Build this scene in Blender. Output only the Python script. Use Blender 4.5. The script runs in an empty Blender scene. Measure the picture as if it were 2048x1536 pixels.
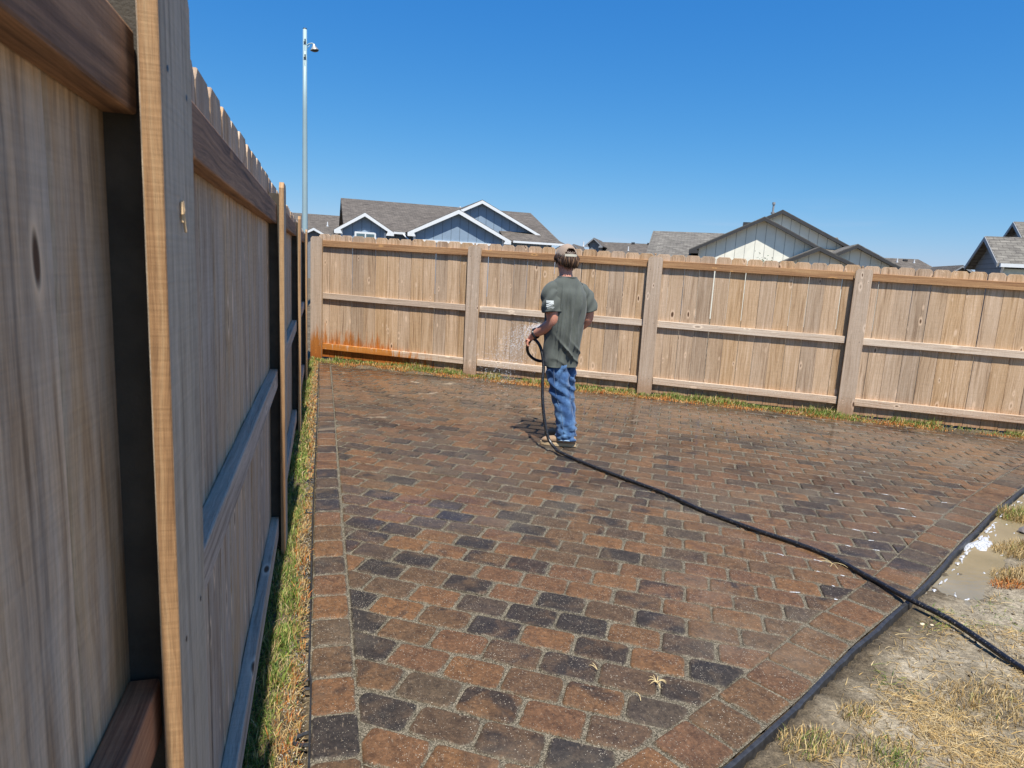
import bpy, bmesh, math, random
import numpy as np
from mathutils import Vector, Matrix
random.seed(7); RNG = np.random.default_rng(11)
R_ = math.radians
scene = bpy.context.scene
COL = scene.collection
# ------------------------------------------------------------------ camera, sky, sun, exposure
CAM = Vector((0.1705, -10.3332, 1.4481)); YAW, PITCH, ROLL, FPX = .2843, .1697, .0539, 1321.35
cam_d = bpy.data.cameras.new("camera"); cam = bpy.data.objects.new("camera", cam_d); COL.objects.link(cam)
cam_d.sensor_width = 36; cam_d.lens = FPX * 36 / 2048; cam_d.clip_start = .02; cam_d.clip_end = 3000
cy, sy, cp, sp, cr, sr = math.cos(YAW), math.sin(YAW), math.cos(PITCH), math.sin(PITCH), math.cos(ROLL), math.sin(ROLL)
_f = Vector((sy*cp, cy*cp, -sp)); _r = Vector((cy, -sy, 0)); _u = _r.cross(_f)
_r2 = cr*_r + sr*_u; _u2 = -sr*_r + cr*_u
m = Matrix((_r2, _u2, -_f)).transposed().to_4x4(); m.translation = CAM; cam.matrix_world = m
cam_d.dof.use_dof = True; cam_d.dof.focus_distance = 5.0; cam_d.dof.aperture_fstop = 14.0
scene.camera = cam
SUN_EL = 63.5; SUN_AZ = 182.2          # azimuth clockwise from +Y: the sun stands behind the camera
w = bpy.data.worlds.new("World"); scene.world = w; w.use_nodes = True
nt = w.node_tree; bg = nt.nodes["Background"]; sky = nt.nodes.new("ShaderNodeTexSky")
sky.sky_type = 'NISHITA'; sky.sun_disc = False; sky.sun_elevation = R_(SUN_EL); sky.sun_rotation = R_(SUN_AZ)
sky.altitude = 400; sky.air_density = 1.0; sky.dust_density = .5; sky.ozone_density = 3.0
_sep = nt.nodes.new("ShaderNodeSeparateColor"); _cmb = nt.nodes.new("ShaderNodeCombineColor"); nt.links.new(sky.outputs[0], _sep.inputs[0])
for _i, (_g, _k) in enumerate(((1.6, .586), (.86, .51), (.45, .62))):      # grade of the clear sky, channel by channel
    _m = nt.nodes.new("ShaderNodeMath"); _m.operation = 'MULTIPLY'; _m.inputs[1].default_value = .115; nt.links.new(_sep.outputs[_i], _m.inputs[0])
    _p = nt.nodes.new("ShaderNodeMath"); _p.operation = 'POWER'; _p.inputs[1].default_value = _g; nt.links.new(_m.outputs[0], _p.inputs[0])
    _q = nt.nodes.new("ShaderNodeMath"); _q.operation = 'MULTIPLY'; _q.inputs[1].default_value = _k/.115; nt.links.new(_p.outputs[0], _q.inputs[0])
    _c = nt.nodes.new("ShaderNodeMath"); _c.operation = 'MINIMUM'; _c.inputs[1].default_value = 12; nt.links.new(_q.outputs[0], _c.inputs[0]); nt.links.new(_c.outputs[0], _cmb.inputs[_i])
_tc = nt.nodes.new("ShaderNodeTexCoord"); _mp = nt.nodes.new("ShaderNodeMapping"); _mp.inputs['Scale'].default_value = (2.2, 2.2, 26); nt.links.new(_tc.outputs['Generated'], _mp.inputs[0])
_cn = nt.nodes.new("ShaderNodeTexNoise"); _cn.inputs['Scale'].default_value = 1.6; _cn.inputs['Detail'].default_value = 6; nt.links.new(_mp.outputs[0], _cn.inputs['Vector'])
_cr = nt.nodes.new("ShaderNodeValToRGB"); _cr.color_ramp.elements[0].position = .60; _cr.color_ramp.elements[1].position = .80; _cr.color_ramp.elements[1].color = (.35, .35, .35, 1); nt.links.new(_cn.outputs[0], _cr.inputs[0])
_sz = nt.nodes.new("ShaderNodeSeparateXYZ"); nt.links.new(_tc.outputs['Generated'], _sz.inputs[0])
_hz = nt.nodes.new("ShaderNodeValToRGB"); _hz.color_ramp.elements[0].position = .03; _hz.color_ramp.elements[0].color = (1, 1, 1, 1); _hz.color_ramp.elements[1].position = .13; _hz.color_ramp.elements[1].color = (0, 0, 0, 1); nt.links.new(_sz.outputs[2], _hz.inputs[0])
_mm = nt.nodes.new("ShaderNodeMath"); _mm.operation = 'MULTIPLY'; nt.links.new(_cr.outputs[0], _mm.inputs[0]); nt.links.new(_hz.outputs[0], _mm.inputs[1])
_mx = nt.nodes.new("ShaderNodeMix"); _mx.data_type = 'RGBA'; nt.links.new(_mm.outputs[0], _mx.inputs[0]); nt.links.new(_cmb.outputs[0], _mx.inputs[6]); _mx.inputs[7].default_value = (3.6, 3.9, 4.9, 1)
nt.links.new(_mx.outputs[2], bg.inputs[0]); bg.inputs[1].default_value = .115
sd = bpy.data.lights.new("sun", 'SUN'); sun = bpy.data.objects.new("sun", sd); COL.objects.link(sun)
sd.energy = 4.8; sd.angle = R_(.53); sd.color = (1, .95, .87)
a_, e_ = R_(SUN_AZ), R_(SUN_EL)
SUNV = Vector((math.sin(a_)*math.cos(e_), math.cos(a_)*math.cos(e_), math.sin(e_)))
sun.rotation_euler = SUNV.to_track_quat('Z', 'Y').to_euler()
sun.location = (0, -8, 12)
vs = scene.view_settings; vs.view_transform = 'Standard'; vs.look = 'None'; vs.exposure = .6; vs.gamma = 1
scene.cycles.use_denoising = True
scene.cycles.max_bounces = 6
# ------------------------------------------------------------------ material helpers
def newmat(name):
    m = bpy.data.materials.new(name); m.use_nodes = True
    nt = m.node_tree; b = nt.nodes["Principled BSDF"]
    return m, nt, b
def N(nt, t, **kw):
    n = nt.nodes.new(t)
    for k, v in kw.items(): setattr(n, k, v)
    return n
def noise(nt, vec, scale, detail=4, rough=.55, dist=0, dim='3D'):
    n = N(nt, "ShaderNodeTexNoise"); n.noise_dimensions = dim
    n.inputs['Scale'].default_value = scale; n.inputs['Detail'].default_value = detail
    n.inputs['Roughness'].default_value = rough; n.inputs['Distortion'].default_value = dist
    if vec is not None: nt.links.new(vec, n.inputs['Vector'])
    return n.outputs[0]
def ramp(nt, fac, stops, interp='LINEAR'):
    r = N(nt, "ShaderNodeValToRGB"); cr = r.color_ramp; cr.interpolation = interp
    while len(cr.elements) < len(stops): cr.elements.new(.5)
    for e, (p, c) in zip(cr.elements, stops):
        e.position = p; e.color = (*c, 1) if len(c) == 3 else c
    nt.links.new(fac, r.inputs[0]); return r.outputs[0]
def g(v): return (v, v, v)
def mix(nt, fac, a, b, mode='MIX'):
    x = N(nt, "ShaderNodeMix"); x.data_type = 'RGBA'; x.blend_type = mode; x.clamp_factor = True
    for i, v in ((0, fac), (6, a), (7, b)):
        if isinstance(v, (int, float)): x.inputs[i].default_value = v
        elif isinstance(v, tuple): x.inputs[i].default_value = (*v, 1)
        else: nt.links.new(v, x.inputs[i])
    return x.outputs[2]
def math_(nt, op, a, b=None, c=None, clamp=False):
    x = N(nt, "ShaderNodeMath"); x.operation = op; x.use_clamp = clamp
    for i, v in enumerate((a, b, c)):
        if v is None: continue
        if isinstance(v, (int, float)): x.inputs[i].default_value = v
        else: nt.links.new(v, x.inputs[i])
    return x.outputs[0]
def scaled(nt, vec, s):
    x = N(nt, "ShaderNodeVectorMath"); x.operation = 'MULTIPLY'; nt.links.new(vec, x.inputs[0]); x.inputs[1].default_value = s
    return x.outputs[0]
def bump(nt, b, h, strength, dist=.01, inp='Normal'):
    x = N(nt, "ShaderNodeBump"); x.inputs['Strength'].default_value = strength; x.inputs['Distance'].default_value = dist
    nt.links.new(h, x.inputs['Height']); nt.links.new(x.outputs[0], b.inputs[inp]); return x
def island(nt):
    return N(nt, "ShaderNodeNewGeometry").outputs['Random Per Island']
def simple(name, col, rough=.6, metal=0, var=.12, scale=8, bstr=0, bscale=60, spec=.5):
    m, nt, b = newmat(name); tc = N(nt, "ShaderNodeTexCoord").outputs['Object']
    n = noise(nt, tc, scale, 5)
    lo = tuple(c*(1-var) for c in col); hi = tuple(min(1, c*(1+var)) for c in col)
    nt.links.new(ramp(nt, n, [(.3, lo), (.7, hi)]), b.inputs['Base Color'])
    b.inputs['Roughness'].default_value = rough; b.inputs['Metallic'].default_value = metal
    b.inputs['Specular IOR Level'].default_value = spec
    if bstr: bump(nt, b, noise(nt, tc, bscale, 4), bstr, .004)
    return m
def wood(name, pale, mid, dark, knot=(.10, .05, .025), grey=None, knots=True, rough=.75, stain=False, spread=.35, bstr=.5):
    """grain runs along the v direction of the board UVs (metres)"""
    m, nt, b = newmat(name); uv = N(nt, "ShaderNodeTexCoord").outputs['UV']
    isl = island(nt)
    warp = noise(nt, scaled(nt, uv, (9, 1.6, 1)), 1, 2)
    # bend the grain a little
    cmb = N(nt, "ShaderNodeCombineXYZ"); nt.links.new(math_(nt, 'MULTIPLY', warp, .05), cmb.inputs[0])
    add = N(nt, "ShaderNodeVectorMath"); add.operation = 'ADD'; nt.links.new(uv, add.inputs[0]); nt.links.new(cmb.outputs[0], add.inputs[1])
    g1 = noise(nt, scaled(nt, add.outputs[0], (70, 1.3, 1)), 1, 4, .6)
    g2 = noise(nt, scaled(nt, add.outputs[0], (260, 7, 1)), 1, 3, .6)
    g3 = noise(nt, scaled(nt, add.outputs[0], (16, .9, 1)), 1, 3, .5)
    grain = math_(nt, 'ADD', math_(nt, 'MULTIPLY', g1, .6), math_(nt, 'ADD', math_(nt, 'MULTIPLY', g2, .25), math_(nt, 'MULTIPLY', g3, .35)))
    col = ramp(nt, grain, [(.44, dark), (.57, mid), (.72, pale)])
    # each board its own tone
    hs = N(nt, "ShaderNodeHueSaturation"); nt.links.new(col, hs.inputs['Color'])
    v = N(nt, "ShaderNodeMapRange"); nt.links.new(isl, v.inputs[0]); v.inputs[3].default_value = 1-spread; v.inputs[4].default_value = 1+spread*.55
    nt.links.new(v.outputs[0], hs.inputs['Value'])
    frac = math_(nt, 'FRACT', math_(nt, 'MULTIPLY', isl, 17.3))
    v2 = N(nt, "ShaderNodeMapRange"); nt.links.new(frac, v2.inputs[0]); v2.inputs[3].default_value = .86; v2.inputs[4].default_value = 1.14
    nt.links.new(v2.outputs[0], hs.inputs['Saturation'])
    col = hs.outputs[0]
    if grey:
        gm = noise(nt, scaled(nt, uv, (14, 2.2, 1)), 1, 4, .65)
        col = mix(nt, ramp(nt, gm, [(.42, g(0)), (.66, g(.85))]), col, grey)
    fib = noise(nt, scaled(nt, add.outputs[0], (900, 22, 1)), 1, 2, .6)
    col = mix(nt, .55, col, ramp(nt, fib, [(.34, g(.6)), (.5, g(1)), (.7, g(1.25))]), 'MULTIPLY')
    saw = noise(nt, scaled(nt, uv, (6, 170, 1)), 1, 2, .5)
    col = mix(nt, .5, col, ramp(nt, saw, [(.3, g(.86)), (.7, g(1.1))]), 'MULTIPLY')
    h = math_(nt, 'ADD', g1, math_(nt, 'ADD', math_(nt, 'MULTIPLY', saw, .25), math_(nt, 'MULTIPLY', fib, .35)))
    if knots:
        vo = N(nt, "ShaderNodeTexVoronoi"); vo.feature = 'F1'; vo.inputs['Scale'].default_value = 1; vo.inputs['Randomness'].default_value = 1
        nt.links.new(scaled(nt, add.outputs[0], (11, 4.2, 1)), vo.inputs['Vector'])
        sel = N(nt, "ShaderNodeSeparateColor"); nt.links.new(vo.outputs['Color'], sel.inputs[0])
        on = math_(nt, 'GREATER_THAN', sel.outputs[0], .42)
        size = math_(nt, 'MULTIPLY_ADD', sel.outputs[1], .13, .085)
        rel = math_(nt, 'DIVIDE', vo.outputs['Distance'], size)
        core = math_(nt, 'MULTIPLY', ramp(nt, rel, [(.5, g(1)), (.85, g(0))]), on)
        ring = math_(nt, 'MULTIPLY', ramp(nt, math_(nt, 'MULTIPLY', rel, .4), [(.22, g(0)), (.36, g(.8)), (.62, g(0))]), on)
        col = mix(nt, ring, col, tuple(min(1, c*1.22) for c in pale))
        col = mix(nt, math_(nt, 'MULTIPLY', core, math_(nt, 'MULTIPLY_ADD', sel.outputs[2], .7, .3)), col, knot)
        h = math_(nt, 'ADD', h, math_(nt, 'MULTIPLY', ring, .5))
    if stain:  # rusty wet stain low on the first bay, splashes low on the posts
        ob = N(nt, "ShaderNodeTexCoord").outputs['Object']; sx = N(nt, "ShaderNodeSeparateXYZ"); nt.links.new(ob, sx.inputs[0])
        streak = noise(nt, scaled(nt, ob, (14, 14, 1.1)), 1, 6, .8)
        fine = noise(nt, scaled(nt, ob, (40, 40, 9)), 1, 3, .7)
        top = math_(nt, 'MULTIPLY_ADD', streak, 1.15, -.22)
        top = math_(nt, 'MULTIPLY_ADD', fine, .3, math_(nt, 'SUBTRACT', top, .09))
        far = math_(nt, 'MULTIPLY', math_(nt, 'SUBTRACT', sx.outputs[0], .95), .40)
        far = math_(nt, 'MAXIMUM', far, 0)
        lim = math_(nt, 'SUBTRACT', top, far)
        s = math_(nt, 'MULTIPLY', math_(nt, 'SUBTRACT', lim, sx.outputs[2]), 5, clamp=True)
        col = mix(nt, math_(nt, 'MULTIPLY', s, 1.0), col, (.84, .40, .10), 'MULTIPLY')
        # low damp splashes all along
        sp_ = noise(nt, ob, 70, 3, .7)
        lo = math_(nt, 'MULTIPLY_ADD', sx.outputs[2], -5, math_(nt, 'MULTIPLY_ADD', sp_, 2.2, -.15), clamp=True)
        col = mix(nt, math_(nt, 'MULTIPLY', lo, .5), col, (.62, .36, .17), 'MULTIPLY')
    nt.links.new(col, b.inputs['Base Color']); b.inputs['Roughness'].default_value = rough; b.inputs['Specular IOR Level'].default_value = .3
    bump(nt, b, h, bstr, .0025)
    return m
M = {}
M['cedar'] = wood('cedar_boards', (.58, .42, .285), (.46, .312, .188), (.23, .138, .078), stain=True, spread=.22)
M['cedar_post'] = wood('cedar_post_cover', (.58, .45, .335), (.50, .37, .26), (.35, .24, .16), stain=True, spread=.12)
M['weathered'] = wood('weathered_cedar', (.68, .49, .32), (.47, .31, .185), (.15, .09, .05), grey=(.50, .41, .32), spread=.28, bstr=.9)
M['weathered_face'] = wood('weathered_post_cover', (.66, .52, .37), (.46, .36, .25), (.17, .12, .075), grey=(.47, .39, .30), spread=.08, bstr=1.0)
M['rail_top'] = wood('treated_rail', (.50, .27, .10), (.38, .18, .06), (.20, .085, .028), spread=.2, stain=True)
M['rail_pale'] = wood('pale_rail', (.74, .60, .45), (.64, .49, .35), (.36, .22, .12), spread=.16, stain=True)
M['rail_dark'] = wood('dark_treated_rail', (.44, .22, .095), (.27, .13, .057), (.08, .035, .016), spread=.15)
M['rail_red'] = wood('red_treated_rail', (.50, .22, .09), (.36, .135, .05), (.13, .045, .02), spread=.05)
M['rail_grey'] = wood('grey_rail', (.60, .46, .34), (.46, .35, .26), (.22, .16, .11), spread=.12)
M['sawn_edge'] = wood('sawn_board_edge', (.50, .32, .16), (.40, .225, .10), (.24, .12, .05), knots=False, spread=.1, bstr=.9)
M['seam_shade'] = simple('painted_seam_shade', (.07, .045, .03), .9)  # near picket sides coloured dark, standing in for shade in the seams
M['steel'] = simple('galvanised_steel', (.060, .052, .040), .75, .1, .35, 14, .3, 300)
M['black_plastic'] = simple('black_plastic', (.030, .031, .034), .45, 0, .4, 40, .25, 90)
# ------------------------------------------------------------------ mesh helpers
def tag(o, label=None, cat=None, group=None, kind=None):
    if label: o['label'] = label
    if cat: o['category'] = cat
    if group: o['group'] = group
    if kind: o['kind'] = kind
    return o
def empty(name, loc=(0, 0, 0), rz=0):
    o = bpy.data.objects.new(name, None); o.location = loc; o.rotation_euler = (0, 0, rz); o.empty_display_size = .2; COL.objects.link(o); return o
def link(name, me, mat, parent=None):
    o = bpy.data.objects.new(name, me); COL.objects.link(o)
    if mat is not None:
        for x in (mat if isinstance(mat, (list, tuple)) else [mat]): me.materials.append(x)
    if parent: o.parent = parent
    return o
class MB:
    def __init__(s): s.v = []; s.f = []; s.uv = []; s.mi = []; s.col = None
    def add(s, vs, fs, uvs=None, mi=0):
        b = len(s.v); s.v += [tuple(v) for v in vs]
        for i, f in enumerate(fs):
            s.f.append([b+k for k in f]); s.mi.append(mi)
            s.uv.append(uvs[i] if uvs else [(0, 0)]*len(f))
    def box(s, x0, y0, z0, x1, y1, z1, mi=0):
        s.board(Vector(((x0+x1)/2, (y0+y1)/2, z0)), Vector((0, 0, 1)), Vector((1, 0, 0)), Vector((0, 1, 0)), z1-z0, x1-x0, y1-y0, mi=mi)
    def board(s, P, aL, aW, aT, L, W, T, ear=0, seg=1, bow=0, mi=0, emi=None):
        """P centre of the start face; L along aL, W along aW, T along aT; ear cuts the two end corners"""
        ou, ov = random.uniform(0, 50), random.uniform(0, 50); fm = []
        prof = []
        for i in range(seg+1):
            t = i/seg; l = t*(L-ear)
            prof.append((l, W/2, bow*4*t*(1-t)))
        if ear: prof.append((L, W/2-ear*1.0, 0))
        vs = []; P = Vector(P)
        for l, hw, bo in prof:
            for a, c in ((-hw, -T/2), (hw, -T/2), (hw, T/2), (-hw, T/2)):
                vs.append(P + aL*l + aW*(a+bo) + aT*c)
        fs = []; uvs = []
        n = len(prof)
        per = [(-W/2, 0), (W/2, 0), (W/2+T, 0), (W/2+T+W, 0)]
        offs = [0, W, W+T, 2*W+T, 2*W+2*T]
        for i in range(n-1):
            for k in range(4):
                k2 = (k+1) % 4; a, b_, c, d = i*4+k, i*4+k2, (i+1)*4+k2, (i+1)*4+k
                fs.append([a, b_, c, d])
                u0, u1 = ou+offs[k], ou+offs[k+1]; v0, v1 = ov+prof[i][0], ov+prof[i+1][0]
                uvs.append([(u0, v0), (u1, v0), (u1, v1), (u0, v1)])
        fs.append([3, 2, 1, 0]); uvs.append([(ou, ov), (ou+W, ov), (ou+W, ov+T*8), (ou, ov+T*8)])
        e = (n-1)*4; fs.append([e, e+1, e+2, e+3]); uvs.append([(ou, ov), (ou+W, ov), (ou+W, ov+T*8), (ou, ov+T*8)])
        k0 = len(s.mi); s.add(vs, fs, uvs, mi)
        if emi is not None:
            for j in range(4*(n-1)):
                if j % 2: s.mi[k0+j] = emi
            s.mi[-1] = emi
    def tube(s, pts, r, n=10, mi=0, cap=True):
        pts = [Vector(p) for p in pts]; rr = r if isinstance(r, (list, tuple)) else [r]*len(pts)
        up = Vector((0, 0, 1)); vs = []; prev = None
        for i, p in enumerate(pts):
            d = (pts[min(i+1, len(pts)-1)] - pts[max(i-1, 0)]).normalized()
            if prev is None:
                a = d.cross(up if abs(d.z) < .9 else Vector((1, 0, 0))).normalized()
            else:
                a = (prev - d*prev.dot(d)).normalized()
            prev = a; b = d.cross(a)
            for k in range(n):
                t = 2*math.pi*k/n; vs.append(p + (a*math.cos(t)+b*math.sin(t))*rr[i])
        fs = []
        for i in range(len(pts)-1):
            for k in range(n): fs.append([i*n+k, i*n+(k+1) % n, (i+1)*n+(k+1) % n, (i+1)*n+k])
        if cap: fs.append(list(range(n))[::-1]); fs.append([(len(pts)-1)*n+k for k in range(n)])
        s.add(vs, fs, None, mi)
    def build(s, name, mat, parent=None, bevel=0, smooth=False, segs=1):
        me = bpy.data.meshes.new(name); me.from_pydata(s.v, [], s.f)
        uvl = me.uv_layers.new(name="UVMap")
        flat = [c for f in s.uv for uv in f for c in uv]; uvl.data.foreach_set('uv', flat)
        me.polygons.foreach_set('material_index', s.mi)
        if smooth: me.polygons.foreach_set('use_smooth', [True]*len(me.polygons))
        me.update(); o = link(name, me, mat, parent)
        if bevel:
            md = o.modifiers.new('bevel', 'BEVEL'); md.width = bevel; md.segments = segs; md.limit_method = 'ANGLE'; md.angle_limit = R_(35)
        return o
def fastmesh(name, V, F, mat, parent=None, colors=None, smooth=False):
    """V (n,3) array, F (m,k) array"""
    me = bpy.data.meshes.new(name); V = np.asarray(V, dtype=np.float32); F = np.asarray(F, dtype=np.int32)
    me.vertices.add(len(V)); me.vertices.foreach_set('co', V.ravel())
    m_, k = F.shape; me.loops.add(m_*k); me.loops.foreach_set('vertex_index', F.ravel())
    me.polygons.add(m_); me.polygons.foreach_set('loop_start', np.arange(0, m_*k, k, dtype=np.int32))
    me.polygons.foreach_set('loop_total', np.full(m_, k, dtype=np.int32))
    if smooth: me.polygons.foreach_set('use_smooth', np.ones(m_, dtype=bool))
    me.update(calc_edges=True)
    if colors is not None:
        at = me.color_attributes.new('tint', 'FLOAT_COLOR', 'POINT')
        at.data.foreach_set('color', np.concatenate([colors, np.ones((len(colors), 1))], 1).astype(np.float32).ravel())
    return link(name, me, mat, parent)
def vnoise(x, y, s, seed=0):
    """smooth value noise on arrays"""
    x = np.asarray(x)*s + seed*17.13; y = np.asarray(y)*s + seed*5.71
    xi, yi = np.floor(x), np.floor(y); fx, fy = x-xi, y-yi; fx = fx*fx*(3-2*fx); fy = fy*fy*(3-2*fy)
    def h(a, b):
        t = np.sin(a*127.1+b*311.7+seed)*43758.5453; return t-np.floor(t)
    return (h(xi, yi)*(1-fx)+h(xi+1, yi)*fx)*(1-fy)+(h(xi, yi+1)*(1-fx)+h(xi+1, yi+1)*fx)*fy
# ------------------------------------------------------------------ yard geometry
K = -.0156                      # the yard falls gently to the right
AB = .5404; TB = Vector((math.cos(AB), -math.sin(AB), 0)); NB = Vector((-math.sin(AB), -math.cos(AB), 0)); UP = Vector((0, 0, 1))
def gz(x): return K*min(max(x, -2), 14)
EDGE = [(1.20, -8.875), (1.368, -8.795), (1.508, -8.724), (1.697, -8.629), (1.887, -8.532), (2.347, -8.274), (2.903, -7.998), (3.029, -7.930), (3.50, -7.666), (4.046, -7.358), (4.87, -6.909), (5.744, -6.471), (6.9, -5.93), (8.4, -5.32)]
EDGE = [(.50, -9.21)] + EDGE
def edge_y(x):
    for (x0, y0), (x1, y1) in zip(EDGE, EDGE[1:]):
        if x <= x1: return y0+(y1-y0)*(x-x0)/(x1-x0)
    return EDGE[-1][1]
# ---- paver material
def paver_mat():
    m, nt, b = newmat('wet_clay_pavers'); ob = N(nt, "ShaderNodeTexCoord").outputs['Object']; isl = island(nt)
    fr = lambda k: math_(nt, 'FRACT', math_(nt, 'MULTIPLY', isl, k))
    cmb = N(nt, "ShaderNodeCombineXYZ"); nt.links.new(math_(nt, 'MULTIPLY', isl, 60), cmb.inputs[0]); nt.links.new(math_(nt, 'MULTIPLY', fr(31.7), 60), cmb.inputs[1])
    add = N(nt, "ShaderNodeVectorMath"); add.operation = 'ADD'; nt.links.new(ob, add.inputs[0]); nt.links.new(cmb.outputs[0], add.inputs[1])
    P = add.outputs[0]
    base = ramp(nt, fr(7.13), [(0, (.060, .042, .028)), (.25, (.094, .055, .028)), (.5, (.140, .071, .030)), (.72, (.112, .058, .029)), (.88, (.080, .054, .031)), (1, (.060, .045, .031))])
    blot = noise(nt, P, 7, 3, .55, .4)
    thr = math_(nt, 'MULTIPLY_ADD', fr(3.77), .78, .32)          # how much of the stone is charcoal
    dk = math_(nt, 'MULTIPLY', math_(nt, 'SUBTRACT', blot, thr), 7, clamp=True)
    col = mix(nt, math_(nt, 'MULTIPLY', dk, .80), base, (.023, .020, .018))
    mid_ = noise(nt, P, 21, 5, .75, .3)
    col = mix(nt, .8, col, ramp(nt, mid_, [(.34, (.50, .48, .50)), (.5, g(1)), (.66, (1.38, 1.32, 1.25))]), 'MULTIPLY')
    mott = noise(nt, P, 75, 6, .8)
    col = mix(nt, .75, col, ramp(nt, mott, [(.32, g(.35)), (.5, g(.95)), (.68, g(1.7))]), 'MULTIPLY')
    scr = noise(nt, scaled(nt, P, (120, 30, 1)), 1, 2, .5)
    col = mix(nt, ramp(nt, scr, [(.63, g(0)), (.74, g(.5))]), col, (.26, .20, .14))
    # loose sand grains left on top
    vo = N(nt, "ShaderNodeTexVoronoi"); vo.inputs['Scale'].default_value = 185; nt.links.new(ob, vo.inputs['Vector'])
    sc = N(nt, "ShaderNodeSeparateColor"); nt.links.new(vo.outputs['Color'], sc.inputs[0])
    dens = noise(nt, ob, 3.0, 4, .6)
    on = math_(nt, 'GREATER_THAN', math_(nt, 'MULTIPLY_ADD', dens, .45, sc.outputs[0]), 1.0)
    grain = math_(nt, 'MULTIPLY', math_(nt, 'LESS_THAN', vo.outputs['Distance'], math_(nt, 'MULTIPLY_ADD', sc.outputs[2], .30, .06)), on)
    col = mix(nt, math_(nt, 'MULTIPLY', grain, .9), col, (.40, .35, .27))
    # sand that spilled over the paver rims (u of the UV map is the distance to the rim)
    uvx = N(nt, "ShaderNodeSeparateXYZ"); nt.links.new(N(nt, "ShaderNodeTexCoord").outputs['UV'], uvx.inputs[0])
    sn = math_(nt, 'ADD', math_(nt, 'MULTIPLY', noise(nt, ob, 14, 4, .6), .040), math_(nt, 'MULTIPLY', noise(nt, ob, 260, 2, .6), .030))
    spill = math_(nt, 'MULTIPLY', math_(nt, 'SUBTRACT', math_(nt, 'SUBTRACT', sn, .0305), uvx.outputs[0]), 260, clamp=True)
    sg = N(nt, "ShaderNodeTexVoronoi"); sg.inputs['Scale'].default_value = 320; nt.links.new(ob, sg.inputs['Vector']); sgc = N(nt, "ShaderNodeSeparateColor"); nt.links.new(sg.outputs['Color'], sgc.inputs[0])
    col = mix(nt, math_(nt, 'MULTIPLY', spill, .85), col, ramp(nt, sgc.outputs[0], [(0, (.035, .030, .02)), (.4, (.095, .082, .056)), (.8, (.18, .155, .11)), (1, (.33, .29, .22))]))
    # dried film of sand in some spots
    film = noise(nt, ob, 1.3, 6, .62)
    col = mix(nt, ramp(nt, film, [(.54, g(0)), (.74, g(.35))]), col, (.19, .16, .115))
    # water film: wetter towards the far fence
    sx = N(nt, "ShaderNodeSeparateXYZ"); nt.links.new(ob, sx.inputs[0])
    depth = math_(nt, 'MULTIPLY_ADD', sx.outputs[1], .15, math_(nt, 'MULTIPLY_ADD', sx.outputs[0], .045, 1.22), clamp=True)
    wn = noise(nt, ob, .9, 5, .6, .3)
    wet = math_(nt, 'MULTIPLY', math_(nt, 'SUBTRACT', math_(nt, 'ADD', wn, math_(nt, 'MULTIPLY', depth, .45)), .55), 4, clamp=True)
    col = mix(nt, math_(nt, 'MULTIPLY', wet, .5), col, g(.86), 'MULTIPLY')
    pn = noise(nt, scaled(nt, ob, (1, 1.5, 1)), 1.15, 6, .62, .6)
    pool = math_(nt, 'MULTIPLY', ramp(nt, pn, [(.575, g(0)), (.60, g(1))]), math_(nt, 'MULTIPLY', math_(nt, 'SUBTRACT', depth, .12), 3, clamp=True))
    col = mix(nt, math_(nt, 'MULTIPLY', pool, .75), col, (.42, .36, .30), 'MULTIPLY')
    pn2 = noise(nt, scaled(nt, ob, (1, 1.6, 1)), 1.9, 5, .6, .5)
    dryi = ramp(nt, pn2, [(.63, g(0)), (.67, g(.5))])
    dryi = math_(nt, 'MULTIPLY', dryi, math_(nt, 'ADD', math_(nt, 'MULTIPLY', sx.outputs[1], .5), 3.1), clamp=True)
    col = mix(nt, dryi, col, (.27, .21, .145))
    wet = math_(nt, 'MULTIPLY', math_(nt, 'MAXIMUM', wet, pool), math_(nt, 'SUBTRACT', 1, dryi))
    nt.links.new(col, b.inputs['Base Color'])
    nt.links.new(ramp(nt, wet, [(0, g(.66)), (1, g(.5))]), b.inputs['Roughness']); b.inputs['Specular IOR Level'].default_value = .32
    bump(nt, b, math_(nt, 'ADD', noise(nt, P, 90, 5, .75), math_(nt, 'MULTIPLY', grain, .8)), .55, .004)
    gn = N(nt, "ShaderNodeSeparateXYZ"); nt.links.new(N(nt, "ShaderNodeNewGeometry").outputs['True Normal'], gn.inputs[0])
    flat = math_(nt, 'MULTIPLY', math_(nt, 'SUBTRACT', gn.outputs[2], .96), 40, clamp=True)
    farw = math_(nt, 'MULTIPLY', math_(nt, 'ADD', sx.outputs[1], math_(nt, 'MULTIPLY_ADD', sx.outputs[0], .6, 3.0)), 1.1, clamp=True)
    cw = math_(nt, 'MULTIPLY', wet, math_(nt, 'MULTIPLY_ADD', farw, .42, .56))
    nt.links.new(math_(nt, 'MULTIPLY', cw, flat), b.inputs['Coat Weight']); b.inputs['Coat Roughness'].default_value = .15; b.inputs['Coat IOR'].default_value = 1.42
    nt.links.new(ramp(nt, pool, [(0, g(.16)), (1, g(.05))]), b.inputs['Coat Roughness'])
    cb = N(nt, "ShaderNodeBump"); cb.inputs['Strength'].default_value = .25; cb.inputs['Distance'].default_value = .004
    nt.links.new(noise(nt, ob, 22, 3, .6), cb.inputs['Height']); nt.links.new(cb.outputs[0], b.inputs['Coat Normal'])
    return m
M['paver'] = paver_mat()
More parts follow.
